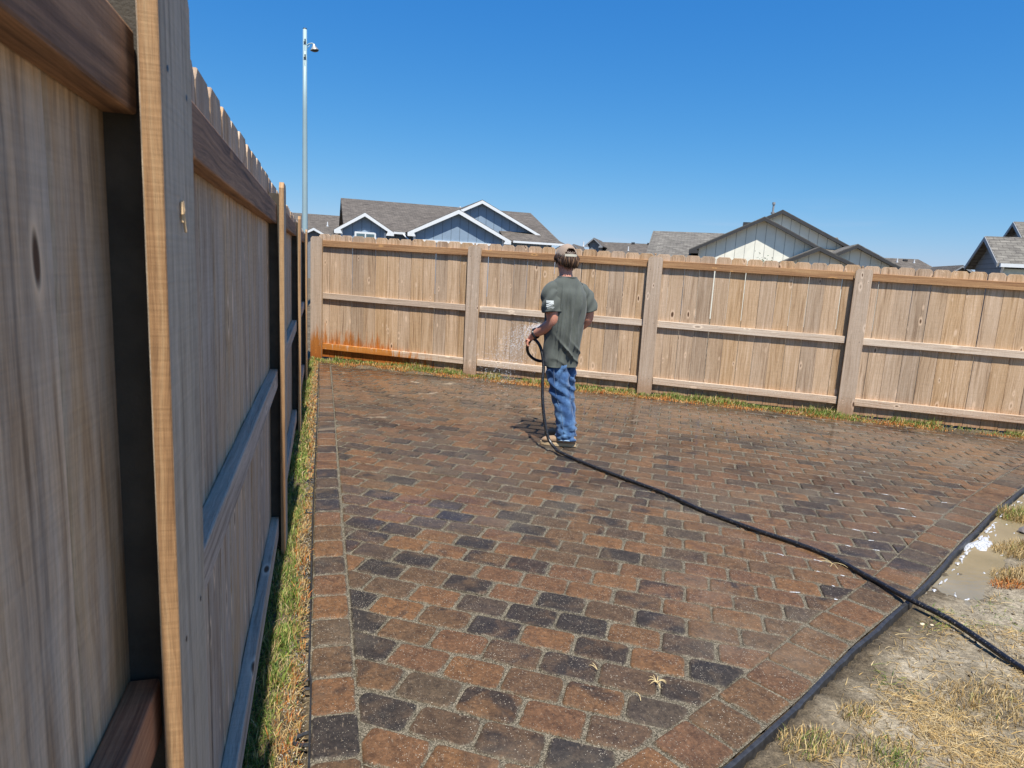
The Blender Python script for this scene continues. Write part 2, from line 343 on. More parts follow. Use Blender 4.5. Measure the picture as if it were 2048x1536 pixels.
def sand_mat(name, a, bcol, c, scale=260, wet=False):
    m, nt, b = newmat(name); ob = N(nt, "ShaderNodeTexCoord").outputs['Object']
    vo = N(nt, "ShaderNodeTexVoronoi"); vo.inputs['Scale'].default_value = scale; nt.links.new(ob, vo.inputs['Vector'])
    sc = N(nt, "ShaderNodeSeparateColor"); nt.links.new(vo.outputs['Color'], sc.inputs[0])
    col = ramp(nt, sc.outputs[0], [(0, c), (.45, bcol), (.8, a), (1, tuple(min(1, x*1.35) for x in a))])
    col = mix(nt, .7, col, ramp(nt, noise(nt, ob, 6, 6, .7), [(.3, g(.62)), (.7, g(1.25))]), 'MULTIPLY')
    nt.links.new(col, b.inputs['Base Color']); b.inputs['Roughness'].default_value = .9; b.inputs['Specular IOR Level'].default_value = .25
    bump(nt, b, vo.outputs['Distance'], .6, .003); return m
M['joint_sand'] = sand_mat('joint_sand', (.21, .18, .13), (.115, .10, .07), (.035, .03, .02), 300)
# ---- soil / ground
def soil_mat():
    m, nt, b = newmat('dry_soil'); ob = N(nt, "ShaderNodeTexCoord").outputs['Object']
    n1 = noise(nt, ob, 1.7, 7, .65); n2 = noise(nt, ob, 28, 6, .75); n3 = noise(nt, ob, 5.5, 5, .7)
    col = ramp(nt, n1, [(.30, (.12, .098, .068)), (.45, (.21, .172, .115)), (.6, (.34, .288, .205)), (.75, (.45, .395, .305))])
    col = mix(nt, .85, col, ramp(nt, n2, [(.30, g(.3)), (.48, g(.85)), (.66, g(1.5))]), 'MULTIPLY')
    col = mix(nt, .8, col, ramp(nt, noise(nt, ob, 150, 4, .8), [(.34, g(.45)), (.5, g(1)), (.68, g(1.5))]), 'MULTIPLY')
    col = mix(nt, ramp(nt, n3, [(.60, g(0)), (.70, g(.7))]), col, (.045, .030, .020))
    # damp soil close to the paver edging and round the puddle (line through the edging)
    sx = N(nt, "ShaderNodeSeparateXYZ"); nt.links.new(ob, sx.inputs[0])
    d = math_(nt, 'SUBTRACT', math_(nt, 'MULTIPLY', math_(nt, 'SUBTRACT', sx.outputs[0], 2.9), .478), math_(nt, 'MULTIPLY', math_(nt, 'ADD', sx.outputs[1], 8.0), .878))
    dn = math_(nt, 'ADD', d, math_(nt, 'MULTIPLY', math_(nt, 'SUBTRACT', noise(nt, ob, 4.5, 5, .65), .5), .5))
    damp = ramp(nt, dn, [(.06, g(.9)), (.22, g(0))])
    col = mix(nt, damp, col, (.42, .38, .33), 'MULTIPLY')
    nt.links.new(col, b.inputs['Base Color']); b.inputs['Roughness'].default_value = .92; b.inputs['Specular IOR Level'].default_value = .25
    bump(nt, b, math_(nt, 'ADD', n2, math_(nt, 'MULTIPLY', noise(nt, ob, 120, 3, .6), .4)), .9, .012)
    return m
M['soil'] = soil_mat()
PUD = [(2.98, -7.985), (3.5, -7.70), (4.046, -7.395), (4.87, -6.945), (5.74, -6.505), (6.6, -6.12), (6.80, -6.45), (5.95, -6.80), (5.2, -7.18), (4.75, -7.40), (4.40, -7.56), (4.10, -7.74), (3.8, -7.88), (3.45, -8.0), (3.15, -8.08)]
def inpoly(x, y, poly):
    r = np.zeros(np.shape(x), bool); n = len(poly)
    for i in range(n):
        x0, y0 = poly[i]; x1, y1 = poly[(i+1) % n]
        c = ((y0 > y) != (y1 > y)) & (x < (x1-x0)*(y-y0)/(y1-y0+1e-12)+x0); r ^= c
    return r
EX = np.array([e[0] for e in EDGE]); EY = np.array([e[1] for e in EDGE])
def side(x, y):   # >0 to the yard side (right) of the edging, metres
    return (np.interp(x, EX, EY) - y) * .878
def soil_h(x, y):
    base = K*np.clip(x, -2, 14)
    d = side(x, y)
    out = base - .004 + (vnoise(x, y, 5, 1)-.5)*.022 + (vnoise(x, y, 17, 2)-.5)*.010 + (vnoise(x, y, 50, 3)-.5)*.005
    dp = np.where((x > 2.7) & (x < 7), np.exp(-((d-.12)/.17)**2)*np.clip((x-2.9)/.9, 0, 1)*.034, 0)
    out = out - dp
    under = base - .045
    inside = (d < .02) & (x > .12) & (y > -9.4)
    back = (-(x*NB.x + y*NB.y))
    inside &= (back < -.36)
    return np.where(inside, under, out)
xs = np.unique(np.concatenate([[-900, -300, -80, -20, -6, -2], np.arange(-.6, 4.2, .03), np.arange(4.2, 9.5, .08), [10, 12, 14, 20, 40, 100, 300, 900]]))
ys = np.unique(np.concatenate([[-900, -200, -40, -14, -11], np.arange(-10.4, -6.0, .03), np.arange(-6, .4, .1), [1, 3, 8, 20, 60, 200, 1200]]))
GX, GY = np.meshgrid(xs, ys); GZ = soil_h(GX, GY)
nx, ny = len(xs), len(ys); idx = np.arange(nx*ny).reshape(ny, nx)
F = np.stack([idx[:-1, :-1], idx[:-1, 1:], idx[1:, 1:], idx[1:, :-1]], -1).reshape(-1, 4)
tag(fastmesh('ground', np.stack([GX, GY, GZ], -1).reshape(-1, 3), F, M['soil'], smooth=True), kind='structure')
# ---- pavers
def rrect(cx, cy_, ax, ay, hw, hh, r):
    pts = []
    for qx, qy, a0 in ((1, 1, 0), (-1, 1, 90), (-1, -1, 180), (1, -1, 270)):
        for k in range(4):
            t = R_(a0+k*30); px = qx*(hw-r)+r*math.cos(t); py = qy*(hh-r)+r*math.sin(t)
            px += random.gauss(0, .0009); py += random.gauss(0, .0009)
            pts.append((cx+ax[0]*px+ay[0]*py, cy_+ax[1]*px+ay[1]*py))
    return pts
def clip(poly, p, n):   # keep (q-p).n >= 0
    out = []
    for i in range(len(poly)):
        a, b = poly[i], poly[(i+1) % len(poly)]
        da = (a[0]-p[0])*n[0]+(a[1]-p[1])*n[1]; db = (b[0]-p[0])*n[0]+(b[1]-p[1])*n[1]
        if da >= 0: out.append(a)
        if (da >= 0) != (db >= 0):
            t = da/(da-db); out.append((a[0]+(b[0]-a[0])*t, a[1]+(b[1]-a[1])*t))
    return out
def area(p): return abs(sum(p[i][0]*p[(i+1) % len(p)][1]-p[(i+1) % len(p)][0]*p[i][1] for i in range(len(p))))/2
pv = MB()
def paver(poly, ztop=0):
    if len(poly) < 3 or area(poly) < .0011: return
    cx = sum(p[0] for p in poly)/len(poly); cy_ = sum(p[1] for p in poly)/len(poly)
    n = len(poly); tx, ty = random.gauss(0, .006), random.gauss(0, .006); dz = random.gauss(0, .0012)+ztop
    vs = []
    uu = []
    for f, z in ((None, -.04), (0, -.0075), (.005, -.0025), (.013, 0)):
        for p in poly:
            uu.append(f or 0)
            dx, dy = cx-p[0], cy_-p[1]; L = math.hypot(dx, dy); s = (f or 0)/max(L, .01)
            x, y = p[0]+dx*s, p[1]+dy*s
            vs.append((x, y, gz(x)+z+dz+(x-cx)*tx+(y-cy_)*ty))
    vs.append((cx, cy_, gz(cx)+.0006+dz)); c = 4*n; fs = []
    for r in range(3):
        for k in range(n): fs.append([r*n+k, r*n+(k+1) % n, (r+1)*n+(k+1) % n, (r+1)*n+k])
    for k in range(n): fs.append([3*n+k, 3*n+(k+1) % n, c])
    uu.append(.07); pv.add(vs, fs, [[(uu[i_], 0) for i_ in f_] for f_ in fs])
t2, n2 = (TB.x, TB.y), (NB.x, NB.y)
PL, PW = .222, .1585
def back_lim(s):   # distance of the patio's far edge from the fence line at run s
    return float(np.interp(s, [0, 1, 2.5, 5, 7.5, 9.5], [.52, .50, .36, .37, .32, .22]))
rows = 0
d = .30
while d < 9.2:
    off = (rows % 2)*PL/2 + random.uniform(-.006, .006) + rows*.004
    s = -6 + off
    while s < 9.6:
        cx = t2[0]*s + n2[0]*d; cyy = t2[1]*s+n2[1]*d
        if -.1 < cx < 8.7 and cyy > -9.4:
            ang = random.gauss(0, .004); ax = (t2[0]*math.cos(ang)-t2[1]*math.sin(ang), t2[0]*math.sin(ang)+t2[1]*math.cos(ang)); ay = (-ax[1], ax[0])
            p = rrect(cx+random.gauss(0, .0012), cyy+random.gauss(0, .0012), ax, ay, PL/2-random.uniform(.004, .0065), PW/2-random.uniform(.004, .0065), random.uniform(.016, .028))
            p = clip(p, (.292, 0), (1, 0))
            bl = back_lim(s)
            if d-bl > -.08 and p:
                p = clip(p, (n2[0]*(bl), n2[1]*bl), (n2[0], n2[1])) if bl > .33 and d < .75 else p
                # right border inner line (local segment)
                if p:
                    sl = (edge_y(cx+.05)-edge_y(cx-.05))/.1; L = math.hypot(1, sl); nn = (-sl/L, 1/L)
                    p = clip(p, (cx+nn[0]*.215, edge_y(cx)+nn[1]*.215), nn) if (cyy-edge_y(cx))/L < .55 else p
                paver(p)
        s += PL
    d += PW; rows += 1
y = -9.35
while y < -.62:      # left border course
    L = random.uniform(.196, .216); p = rrect(.2085, y+L/2, (1, 0), (0, 1), .0735, L/2-.0045, .02)
    p = [(q[0]+ (.004*math.sin(q[1]*1.3)), q[1]) for q in p]
    sl = (edge_y(.4)-edge_y(.2))/.2; LL = math.hypot(1, sl); nn = (-sl/LL, 1/LL)
    p = clip(p, (.2, edge_y(.2)+.03), nn)
    paver(p); y += L
# right border course, soldiers along the edging
pts = [Vector((x, edge_y(x), 0)) for x in np.arange(.5, 8.3, .02)]; acc = 0; nextd = 0
for a, b in zip(pts, pts[1:]):
    acc += (b-a).length
    if acc >= nextd:
        tdir = (pts[min(len(pts)-1, pts.index(b)+4)]-pts[max(0, pts.index(b)-4)]).normalized(); nd = Vector((-tdir.y, tdir.x, 0))
        L = random.choice([.197, .2, .205, .19]); c = b + nd*.113 + tdir*(L/2)
        p = rrect(c.x, c.y, (tdir.x, tdir.y), (nd.x, nd.y), L/2-.0045, .0955, .018)
        p = clip(p, (.292, 0), (1, 0)); paver(p); nextd = acc+L
patio = pv.build('patio', M['paver']); tag(patio, kind='structure')
# sand bed showing in the joints
sb = MB(); xs_ = np.concatenate([[.134], np.arange(.3, 8.4, .1)])
def fence_y(x, off): # y on a line parallel to the back fence at distance off
    s = (x - n2[0]*off)/t2[0]; return t2[1]*s+n2[1]*off
top = [(x, min(-.70, fence_y(x, back_lim(x/t2[0])+.02))) for x in xs_]
vsb = []; fsb = []
for i, x in enumerate(xs_):
    yb = edge_y(x)+.012; vsb += [(x, yb, gz(x)-.0075), (x, top[i][1], gz(x)-.0075)]
    if i: fsb.append([2*i-2, 2*i, 2*i+1, 2*i-1])
sb.add(vsb, fsb); tag(sb.build('joint_sand_bed', M['joint_sand']), kind='structure')
# ------------------------------------------------------------------ fences
S = 2.44; TC, WC = .0215, .186; HP = 1.79
def picket_run(mb, P0, T, Nn, s0, s1, ztop, wid=.1855, phase=0):
    """pickets from s0 to s1 along T; P0 origin; board centre plane at -(.071+.008) from the cover face"""
    s = s0 + phase
    while s < s1-.02:
        wd = min(wid+random.uniform(-.002, .002), s1-s); c = P0 + T*(s+wd/2) - Nn*(.071+.008+random.uniform(-.0015, .0015))
        z0 = gz(c.x)
        lean = random.gauss(0, .0016); aL = (UP + T*lean).normalized()
        tw = random.gauss(0, .012); aW = (T + Nn*tw).normalized(); aT = aL.cross(aW).normalized()
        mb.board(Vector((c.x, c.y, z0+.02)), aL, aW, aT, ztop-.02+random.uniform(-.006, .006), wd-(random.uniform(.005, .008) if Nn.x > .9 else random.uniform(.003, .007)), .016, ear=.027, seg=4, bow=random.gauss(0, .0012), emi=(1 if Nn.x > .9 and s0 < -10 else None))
        s += wd
NEARPH = 0.0
def fence(name, label, P0, T, Nn, posts, s_end, dz, mats, s_start=None, grp=None, ptop=1.83, lean=None):
    root = empty(name, (0, 0, 0)); tag(root, label, 'fence')
    cov, pick, rt, rm, rb = mats
    bounds = posts
    for i in range(len(bounds)-1):
        a, b = bounds[i], bounds[i+1]
        mb = MB(); picket_run(mb, P0, T, Nn, a, b, ptop, phase=(NEARPH if (i == 0 and name.startswith('left')) else 0))
        mb.build('picket_panel', [pick, M['seam_shade']], root, bevel=.003 if name.startswith('left') else .0015)
        for j, (z, hh, mt) in enumerate(((1.70, .09, rt), (.933, .086, rm), (.18, .09, rb))):
            q = MB(); eo = WC/2-(.042 if name.startswith('left') else 0); g0, g1 = a+eo+random.uniform(-.004, .006), b-eo-random.uniform(.0, .008)
            dza, dzb = dz[i]; p0 = P0+T*g0-Nn*(.071-.0195); p1 = P0+T*g1-Nn*(.071-.0195)
            jz = random.uniform(-.004, .004)
            extra = -.02 if (j == 1 and name.startswith('left') and i == 0) else 0
            p0.z = gz(p0.x)+z+dza+jz+extra; p1.z = gz(p1.x)+z+dzb+jz+extra
            d_ = (p1-p0); L = d_.length; d_.normalize(); up = Nn.cross(d_); up = up if up.z > 0 else -up
            q.board(p0, d_, up, Nn, L, hh, .038, seg=6, bow=random.uniform(-.002, .002))
            if j == 1 and name.startswith('left') and i == 0: mt = M['rail_red']
            if j == 1 and not name.startswith('left') and i == 0: mt = M['cedar_post']
            q.build('rail', mt, root, bevel=.004, segs=2)
    for i, s in enumerate(posts):
        q = MB(); c = P0+T*s-Nn*(TC/2); ln = (lean or {}).get(i, (0, 0))
        aL = (UP+Nn*ln[0]+T*ln[1]).normalized(); aW = (T-aL*T.dot(aL)).normalized()
        q.board(Vector((c.x, c.y, gz(c.x)-.03)), aL, aW, Nn, HP+.03, WC, TC, ear=.026, seg=6, bow=random.gauss(0, .001), emi=1)
        for hz_ in (1.64, .93, .20):
            for sx_ in (-.055, .05):
                cn = c+T*(sx_+random.uniform(-.006, .006))+Nn*(TC/2+.0006); cn.z = gz(c.x)+hz_+random.uniform(-.02, .02); k0 = len(q.v)
                q.add([cn+(T*math.cos(k*1.047)+UP*math.sin(k*1.047))*.0042 for k in range(6)], [[0, 1, 2, 3, 4, 5]], None, 2)
        pc = q.build('post_cover', [cov, M['sawn_edge'], M['black_plastic']], root, bevel=.0015, segs=1)
        q = MB(); c2 = P0+T*s; f0 = -.0695; f1 = -TC-.003   # steel post behind the cover: web and two flanges
        for sgn in (-1, 1):
            cc = c2+T*(sgn*.046)+Nn*((f0+f1)/2); q.board(Vector((cc.x, cc.y, gz(cc.x)-.05)), UP, T, Nn, HP+.0, .003, f1-f0)
        cc = c2-Nn*.026; q.board(Vector((cc.x, cc.y, gz(cc.x)-.05)), UP, T, Nn, HP-.01, .088, .003)
        q.build('steel_post', M['steel'], root)
    return root
O0 = Vector((0, 0, 0))
bposts = [.0933+S*k for k in range(5)]
bf = fence('back_fence', 'sunlit wooden picket fence along the back of the patio with three long rails', O0, TB, NB, bposts, 0,
      [(0, 0)]*4, (M['cedar_post'], M['cedar'], M['rail_top'], M['rail_pale'], M['rail_pale']))
lposts = [-9.491+WC/2-S] + [-9.491+WC/2+S*k for k in range(4)]
lposts.append(-.02)
TL = Vector((0, 1, 0)); NL = Vector((1, 0, 0))
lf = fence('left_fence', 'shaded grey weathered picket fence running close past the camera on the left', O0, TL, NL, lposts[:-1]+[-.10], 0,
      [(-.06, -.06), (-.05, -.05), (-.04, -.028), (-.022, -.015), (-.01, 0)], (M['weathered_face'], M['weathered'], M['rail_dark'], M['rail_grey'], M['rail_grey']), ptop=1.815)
# drop the duplicate post at the shared corner
for o in list(lf.children):
    if o.name.startswith(('post_cover', 'steel_post')):
        ymin = max(v.co.y for v in o.data.vertices)
        if ymin > -.3: bpy.data.objects.remove(o)
# splinters and the torn knot on the nearest post cover
KNY, KNZ = -9.40, 1.50
q = MB()
for k in range(8):
    z = KNZ+random.uniform(-.004, .018); y0 = KNY+random.uniform(-.008, .008)
    q.board(Vector((.002, y0, z)), Vector((.10, random.uniform(-.3, .3), -1)).normalized(), Vector((0, 1, 0)), Vector((1, 0, 0)), random.uniform(.010, .026), random.uniform(.002, .005), .003)
q.build('torn_splinter', simple('fresh_splinter', (.62, .42, .22), .7), lf, bevel=.001)
# ------------------------------------------------------------------ edging strips
def edging(name, label, pts, h, th, wav, mat, tabs=0):
    mb = MB(); P = [Vector(p) for p in pts]; vs = []; n = len(P)
    for i, p in enumerate(P):
        t = (P[min(i+1, n-1)]-P[max(i-1, 0)]); t.z = 0; t.normalize(); nn = Vector((t.y, -t.x, 0))
        wz = wav*math.sin(i*.9)+random.uniform(-wav, wav)*.5; tt = th*(1+random.uniform(-.15, .15))
        for a, z in ((0, -.05), (0, h*.8), (tt*.2, h), (tt*.45, h*.9), (tt*.6, h*.98), (tt*.9, h*.75), (tt*1.25, -.05)):
            vs.append(p+nn*a+UP*(z+wz))
    k_ = 7; fs = []
    for i in range(n-1):
        for k in range(k_-1): fs.append([i*k_+k, i*k_+k+1, (i+1)*k_+k+1, (i+1)*k_+k])
    mb.add(vs, fs)
    if tabs:
        dist = 0
        for i in range(n-1):
            dist += (P[i+1]-P[i]).length
            if dist > tabs:
                dist = 0; p = P[i]; t = (P[i+1]-P[i]).normalized(); nn = Vector((t.y, -t.x, 0))
                loop = [p+nn*(.004+.045*math.sin(a))+t*(.028*math.cos(a))+UP*(-.004) for a in np.linspace(0, math.pi, 9)]
                mb.tube(loop, .006, 6)
    o = mb.build(name, mat, None, smooth=False); tag(o, label, 'edging'); return o
er = []
for x in np.arange(.5, 8.4, .05):
    er.append((x, edge_y(x)+.004*math.sin(x*7), gz(x)))
edging('paver_edging', 'wavy black plastic edging strip between the pavers and the dry soil', er, .006, .019, .002, M['black_plastic'])
el = [(.130+.004*math.sin(y*1.3)+(.008 if y < -8.1 else 0), y, gz(.13)) for y in np.arange(-.66, -9.4, -.07)]
edging('paver_edging', 'thin black plastic edging with nail loops beside the narrow grass strip', [(x-0.0, y, z) for x, y, z in el], .012, .007, .002, M['black_plastic'], tabs=.24)
# ------------------------------------------------------------------ grass
def grass_mat():
    m, nt, b = newmat('grass_blades'); a = N(nt, "ShaderNodeAttribute"); a.attribute_name = 'tint'
    nt.links.new(a.outputs['Color'], b.inputs['Base Color']); b.inputs['Roughness'].default_value = .55; b.inputs['Specular IOR Level'].default_value = .3
    tr = N(nt, "ShaderNodeBsdfTranslucent"); nt.links.new(a.outputs['Color'], tr.inputs[0])
    ms = N(nt, "ShaderNodeMixShader"); ms.inputs[0].default_value = .25
    out = nt.nodes['Material Output']; nt.links.new(b.outputs[0], ms.inputs[1]); nt.links.new(tr.outputs[0], ms.inputs[2]); nt.links.new(ms.outputs[0], out.inputs[0])
    return m
M['grass'] = grass_mat()
GREEN = [(.13, .20, .03), (.19, .26, .05), (.09, .15, .025), (.34, .35, .09)]; ORANGE = [(.50, .17, .035), (.58, .25, .06), (.40, .12, .03), (.52, .31, .10)]
STRAW = [(.50, .37, .17), (.62, .48, .25), (.41, .28, .12), (.54, .36, .13), (.28, .19, .08)]
def blades(name, X, Y, Z, H, lean, wid, cols, label=None, parent=None, flat=0):
    n = len(X); az = RNG.uniform(0, 2*np.pi, n); pa = az+np.pi/2+RNG.normal(0, .5, n)
    dx, dy = np.cos(az), np.sin(az); wx, wy = np.cos(pa)*wid/2, np.sin(pa)*wid/2
    V = np.zeros((n, 7, 3)); ts = [0, .4, .75, 1.0]
    for k, t in enumerate(ts):
        hor = H*lean*t**1.7; zz = H*np.sqrt(np.clip(1-lean**2*.8, .02, 1))*(t-(.35*lean*t*t))
        if flat: zz = zz*flat
        cx, cyy = X+dx*hor, Y+dy*hor; wsc = [1, .9, .6, 0][k]
        if k < 3:
            V[:, 2*k] = np.stack([cx-wx*wsc, cyy-wy*wsc, Z+zz], -1); V[:, 2*k+1] = np.stack([cx+wx*wsc, cyy+wy*wsc, Z+zz+wid*.2], -1)
        else: V[:, 6] = np.stack([cx, cyy, Z+zz], -1)
    base = np.arange(n)[:, None]*7
    tri = np.array([[0, 1, 3], [0, 3, 2], [2, 3, 5], [2, 5, 4], [4, 5, 6]])
    F = (base[:, None, :]+tri[None]).reshape(-1, 3)
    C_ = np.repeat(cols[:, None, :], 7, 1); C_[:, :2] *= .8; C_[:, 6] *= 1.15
    o = fastmesh(name, V.reshape(-1, 3), F, M['grass'], colors=np.clip(C_.reshape(-1, 3), 0, 1), parent=parent)
    return o
def pick(pal, n, jit=.25):
    p = np.array(pal)[RNG.integers(0, len(pal), n)]; return p*RNG.uniform(1-jit, 1+jit, (n, 1))
def mixcol(pa, pb, f):
    n = len(f); a = pick(pa, n); b = pick(pb, n); return np.where((RNG.random(n) < f)[:, None], b, a)
# left strip, between the fence and the edging
def strip_left(n, y0, y1, hs, ws):
    Y = RNG.uniform(y0, y1, n); X = RNG.uniform(-.10, .118, n)
    patch = vnoise(X*2, Y, 3.3, 4)*.6+vnoise(X, Y, 9, 6)*.4
    f = np.clip((X-.035)/.05+ (vnoise(X, Y, 2.2, 9)-.5)*1.6, 0, 1)
    keep = (RNG.random(n) < np.clip(1.5-np.clip((X-.07)/.05, 0, 1)*1.2-(patch < .33)*.92, .04, 1))
    X, Y, f = X[keep], Y[keep], f[keep]; m_ = len(X)
    cols = mixcol(GREEN, ORANGE, f*.85); dry = RNG.random(m_) < .25+.35*(f > .5); cols[dry] = pick(STRAW, dry.sum())
    H = RNG.uniform(.4, 1.15, m_)*hs*(1.1-.35*f)*(.45+1.15*vnoise(X*2, Y, 7, 14)); lean = RNG.uniform(.1, 1.0, m_)
    return X, Y, soil_h(X, Y)-.002, H, lean, RNG.uniform(.6, 1.2, m_)*ws, cols
parts = [strip_left(9000, -9.6, -8.2, .050, .0030), strip_left(11000, -8.2, -6, .045, .0035), strip_left(12000, -6, -.35, .05, .006)]
A = [np.concatenate([p[i] for p in parts]) for i in range(7)]
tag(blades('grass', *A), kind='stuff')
# back strip
def strip_back(n):
    s = RNG.uniform(.0, 9.7, n); d_ = RNG.uniform(-.07, .42, n); lim = np.interp(s, [0, 1, 2.5, 5, 7.5, 9.5], [.52, .50, .36, .37, .32, .22])
    keep = d_ < lim+.01*RNG.normal(0, 1, n)
    s, d_ = s[keep], d_[keep]; lim = lim[keep]; X = t2[0]*s+n2[0]*d_; Y = t2[1]*s+n2[1]*d_
    patch = vnoise(s, d_, 2.4, 3)
    f = np.clip(d_/lim*1.7-.25+(vnoise(s, d_*2, 3, 12)-.5)*1.4, 0, 1)
    keep = (RNG.random(len(s)) < np.where(patch < .30, .12, 1)) & (Y < .02) & (X > .0)
    X, Y, f = X[keep], Y[keep], f[keep]; m_ = len(X)
    cols = mixcol(GREEN, ORANGE, f*.95); dry = RNG.random(m_) < .22; cols[dry] = pick(STRAW, dry.sum())
    H = RNG.uniform(.3, 1.2, m_)*(.075-.045*f)*(.4+1.2*vnoise(X, Y, 5, 15)); lean = RNG.uniform(.1, .9, m_)
    return X, Y, soil_h(X, Y)-.002, H, lean, RNG.uniform(.6, 1.2, m_)*.008, cols
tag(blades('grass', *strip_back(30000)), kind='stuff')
# soil side: trampled straw, tufts
def field(n, x0, x1, y0, y1, ws, hs):
    X = RNG.uniform(x0, x1, n); Y = RNG.uniform(y0, y1, n); d_ = side(X, Y)
    dens = vnoise(X, Y, 1.6, 21)*.55+vnoise(X, Y, 4.5, 22)*.45
    bare = np.exp(-((X-2.75)/.55)**2-((Y+8.42)/.20)**2)
    keep = (d_ > .07) & (RNG.random(n) < np.clip((dens-.30)*3.4, .06, 1)*np.clip((d_-.07)/.22, .05, 1)*(1-.93*bare)) & ~inpoly(X, Y, PUD)
    X, Y = X[keep], Y[keep]; m_ = len(X); dn = dens[keep]
    gr = vnoise(X, Y, 2.6, 31); f = np.clip((gr-.55)*4, 0, .6)
    cols = mixcol(STRAW, GREEN, f*(RNG.random(m_) < .8)); 
    H = RNG.uniform(.4, 1.2, m_)*hs; lean = RNG.uniform(.8, 1.0, m_)
    return X, Y, soil_h(X, Y)+.001, H, lean, RNG.uniform(.6, 1.2, m_)*ws, cols
A1 = field(80000, 1.0, 3.6, -9.6, -7.9, .0026, .060); A2 = field(24000, 3.0, 7, -8.8, -5.9, .005, .075)
A = [np.concatenate([a, b]) for a, b in zip(A1, A2)]
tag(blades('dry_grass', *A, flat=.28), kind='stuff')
def tuft(cx, cy_, r, n, hs, pal, label, ws=.0035, f=.4, lean=(.2, .95)):
    rr = r*np.sqrt(RNG.random(n)); th = RNG.uniform(0, 2*np.pi, n); X = cx+rr*np.cos(th); Y = cy_+rr*np.sin(th)*.7
    cols = mixcol(pal, GREEN, np.full(n, f)*np.clip(1-rr/r, .15, 1))
    H = RNG.uniform(.5, 1.2, n)*hs*(1.15-.5*rr/r); ln = RNG.uniform(lean[0], lean[1], n)
    o = blades('grass_tuft', X-cx, Y-cy_, soil_h(X, Y)-gz(cx)-.002, H, ln, RNG.uniform(.6, 1.2, n)*ws, cols)
    o.location = (cx, cy_, gz(cx)); tag(o, label, 'grass tuft', 'grass tufts on the bare soil'); return o
tuft(4.98, -7.03, .20, 1500, .12, STRAW, 'largest green and straw tuft beyond the muddy puddle by the photo edge', .005, .75)
tuft(4.36, -7.56, .26, 1500, .085, STRAW, 'straw coloured tuft in the middle of the row beside the white foam', .004, .25)
tuft(3.88, -7.84, .17, 700, .075, STRAW, 'golden straw tuft at the near end of the muddy puddle', .0038, .05)
tuft(3.70, -7.90, .10, 260, .05, ORANGE, 'small rusty orange tuft between the puddle and the hose', .0035, 0)
tuft(1.72, -8.76, .12, 500, .055, STRAW, 'mixed green and straw tuft nearest the black edging at the photo bottom', .0026, .5)
tuft(1.94, -8.84, .13, 600, .045, STRAW, 'low green tuft right of the one beside the edging', .0026, .7)
tuft(2.0, -8.66, .08, 240, .05, STRAW, 'spiky pale tuft standing alone on soil above the photo bottom', .0026, .3)
tuft(2.55, -8.70, .20, 900, .05, STRAW, 'wide flattened straw tuft below the hose at the photo edge', .0028, .1)
# wisps lying on the pavers
def wisp(x, y_, n, r, label):
    mb = MB()
    for _ in range(n):
        a = random.uniform(0, 6.28); L = random.uniform(.5, 1)*r; c = random.uniform(-.6, .6)
        p = [Vector((math.cos(a+c*t)*L*t, math.sin(a+c*t)*L*t, .004+.012*math.sin(t*2.8))) for t in np.linspace(0, 1, 6)]
        mb.tube(p, [.0013]*5+[.0004], 5)
    o = mb.build('straw_wisp', simple('straw', (.62, .48, .24), .6)); o.location = (x, y_, gz(x)+.003); tag(o, label, 'straw', 'straw wisps dropped on the pavers'); return o
wisp(1.358, -8.375, 9, .045, 'star shaped wisp of dry grass on a paver near the photo bottom')
wisp(1.17, -8.26, 2, .05, 'thin curved straw on a brown paver left of the star shaped wisp')
wisp(2.86, -7.56, 6, .09, 'loose dry straw on the pavers where the hose nears the soil')
wisp(1.25, -8.46, 1, .05, 'single bent straw on the dark paver below the star shaped wisp')
# ------------------------------------------------------------------ puddle, foam, stones
def water_mat():
    m, nt, b = newmat('muddy_water'); ob = N(nt, "ShaderNodeTexCoord").outputs['Object']
    nt.links.new(ramp(nt, noise(nt, ob, 3, 4), [(.3, (.19, .155, .09)), (.7, (.26, .21, .125))]), b.inputs['Base Color'])
    b.inputs['Roughness'].default_value = .08; bump(nt, b, noise(nt, scaled(nt, ob, (14, 30, 1)), 1, 3), .25, .004); return m
p = MB(); c = (4.4, -7.3); n = len(PUD)
ring = [(x, y_, gz(x)-.0195) for x, y_ in PUD]; 
bm_tri = [[i, (i+1) % n, n] for i in range(n)]
me = MB(); me.add([Vector(r) for r in ring], [list(range(n))])
o = me.build('puddle', water_mat()); tag(o, kind='structure')
def foam_mat():
    m, nt, b = newmat('foam'); b.inputs['Base Color'].default_value = (.66, .68, .72, 1); b.inputs['Roughness'].default_value = .35
    ob = N(nt, "ShaderNodeTexCoord").outputs['Object']; bump(nt, b, noise(nt, ob, 160, 3), .6, .003)
    nt.links.new(ramp(nt, noise(nt, ob, 90, 4, .7), [(.36, g(.15)), (.56, g(.95))]), b.inputs['Alpha'])
    return m
FO = foam_mat()
fo = MB()
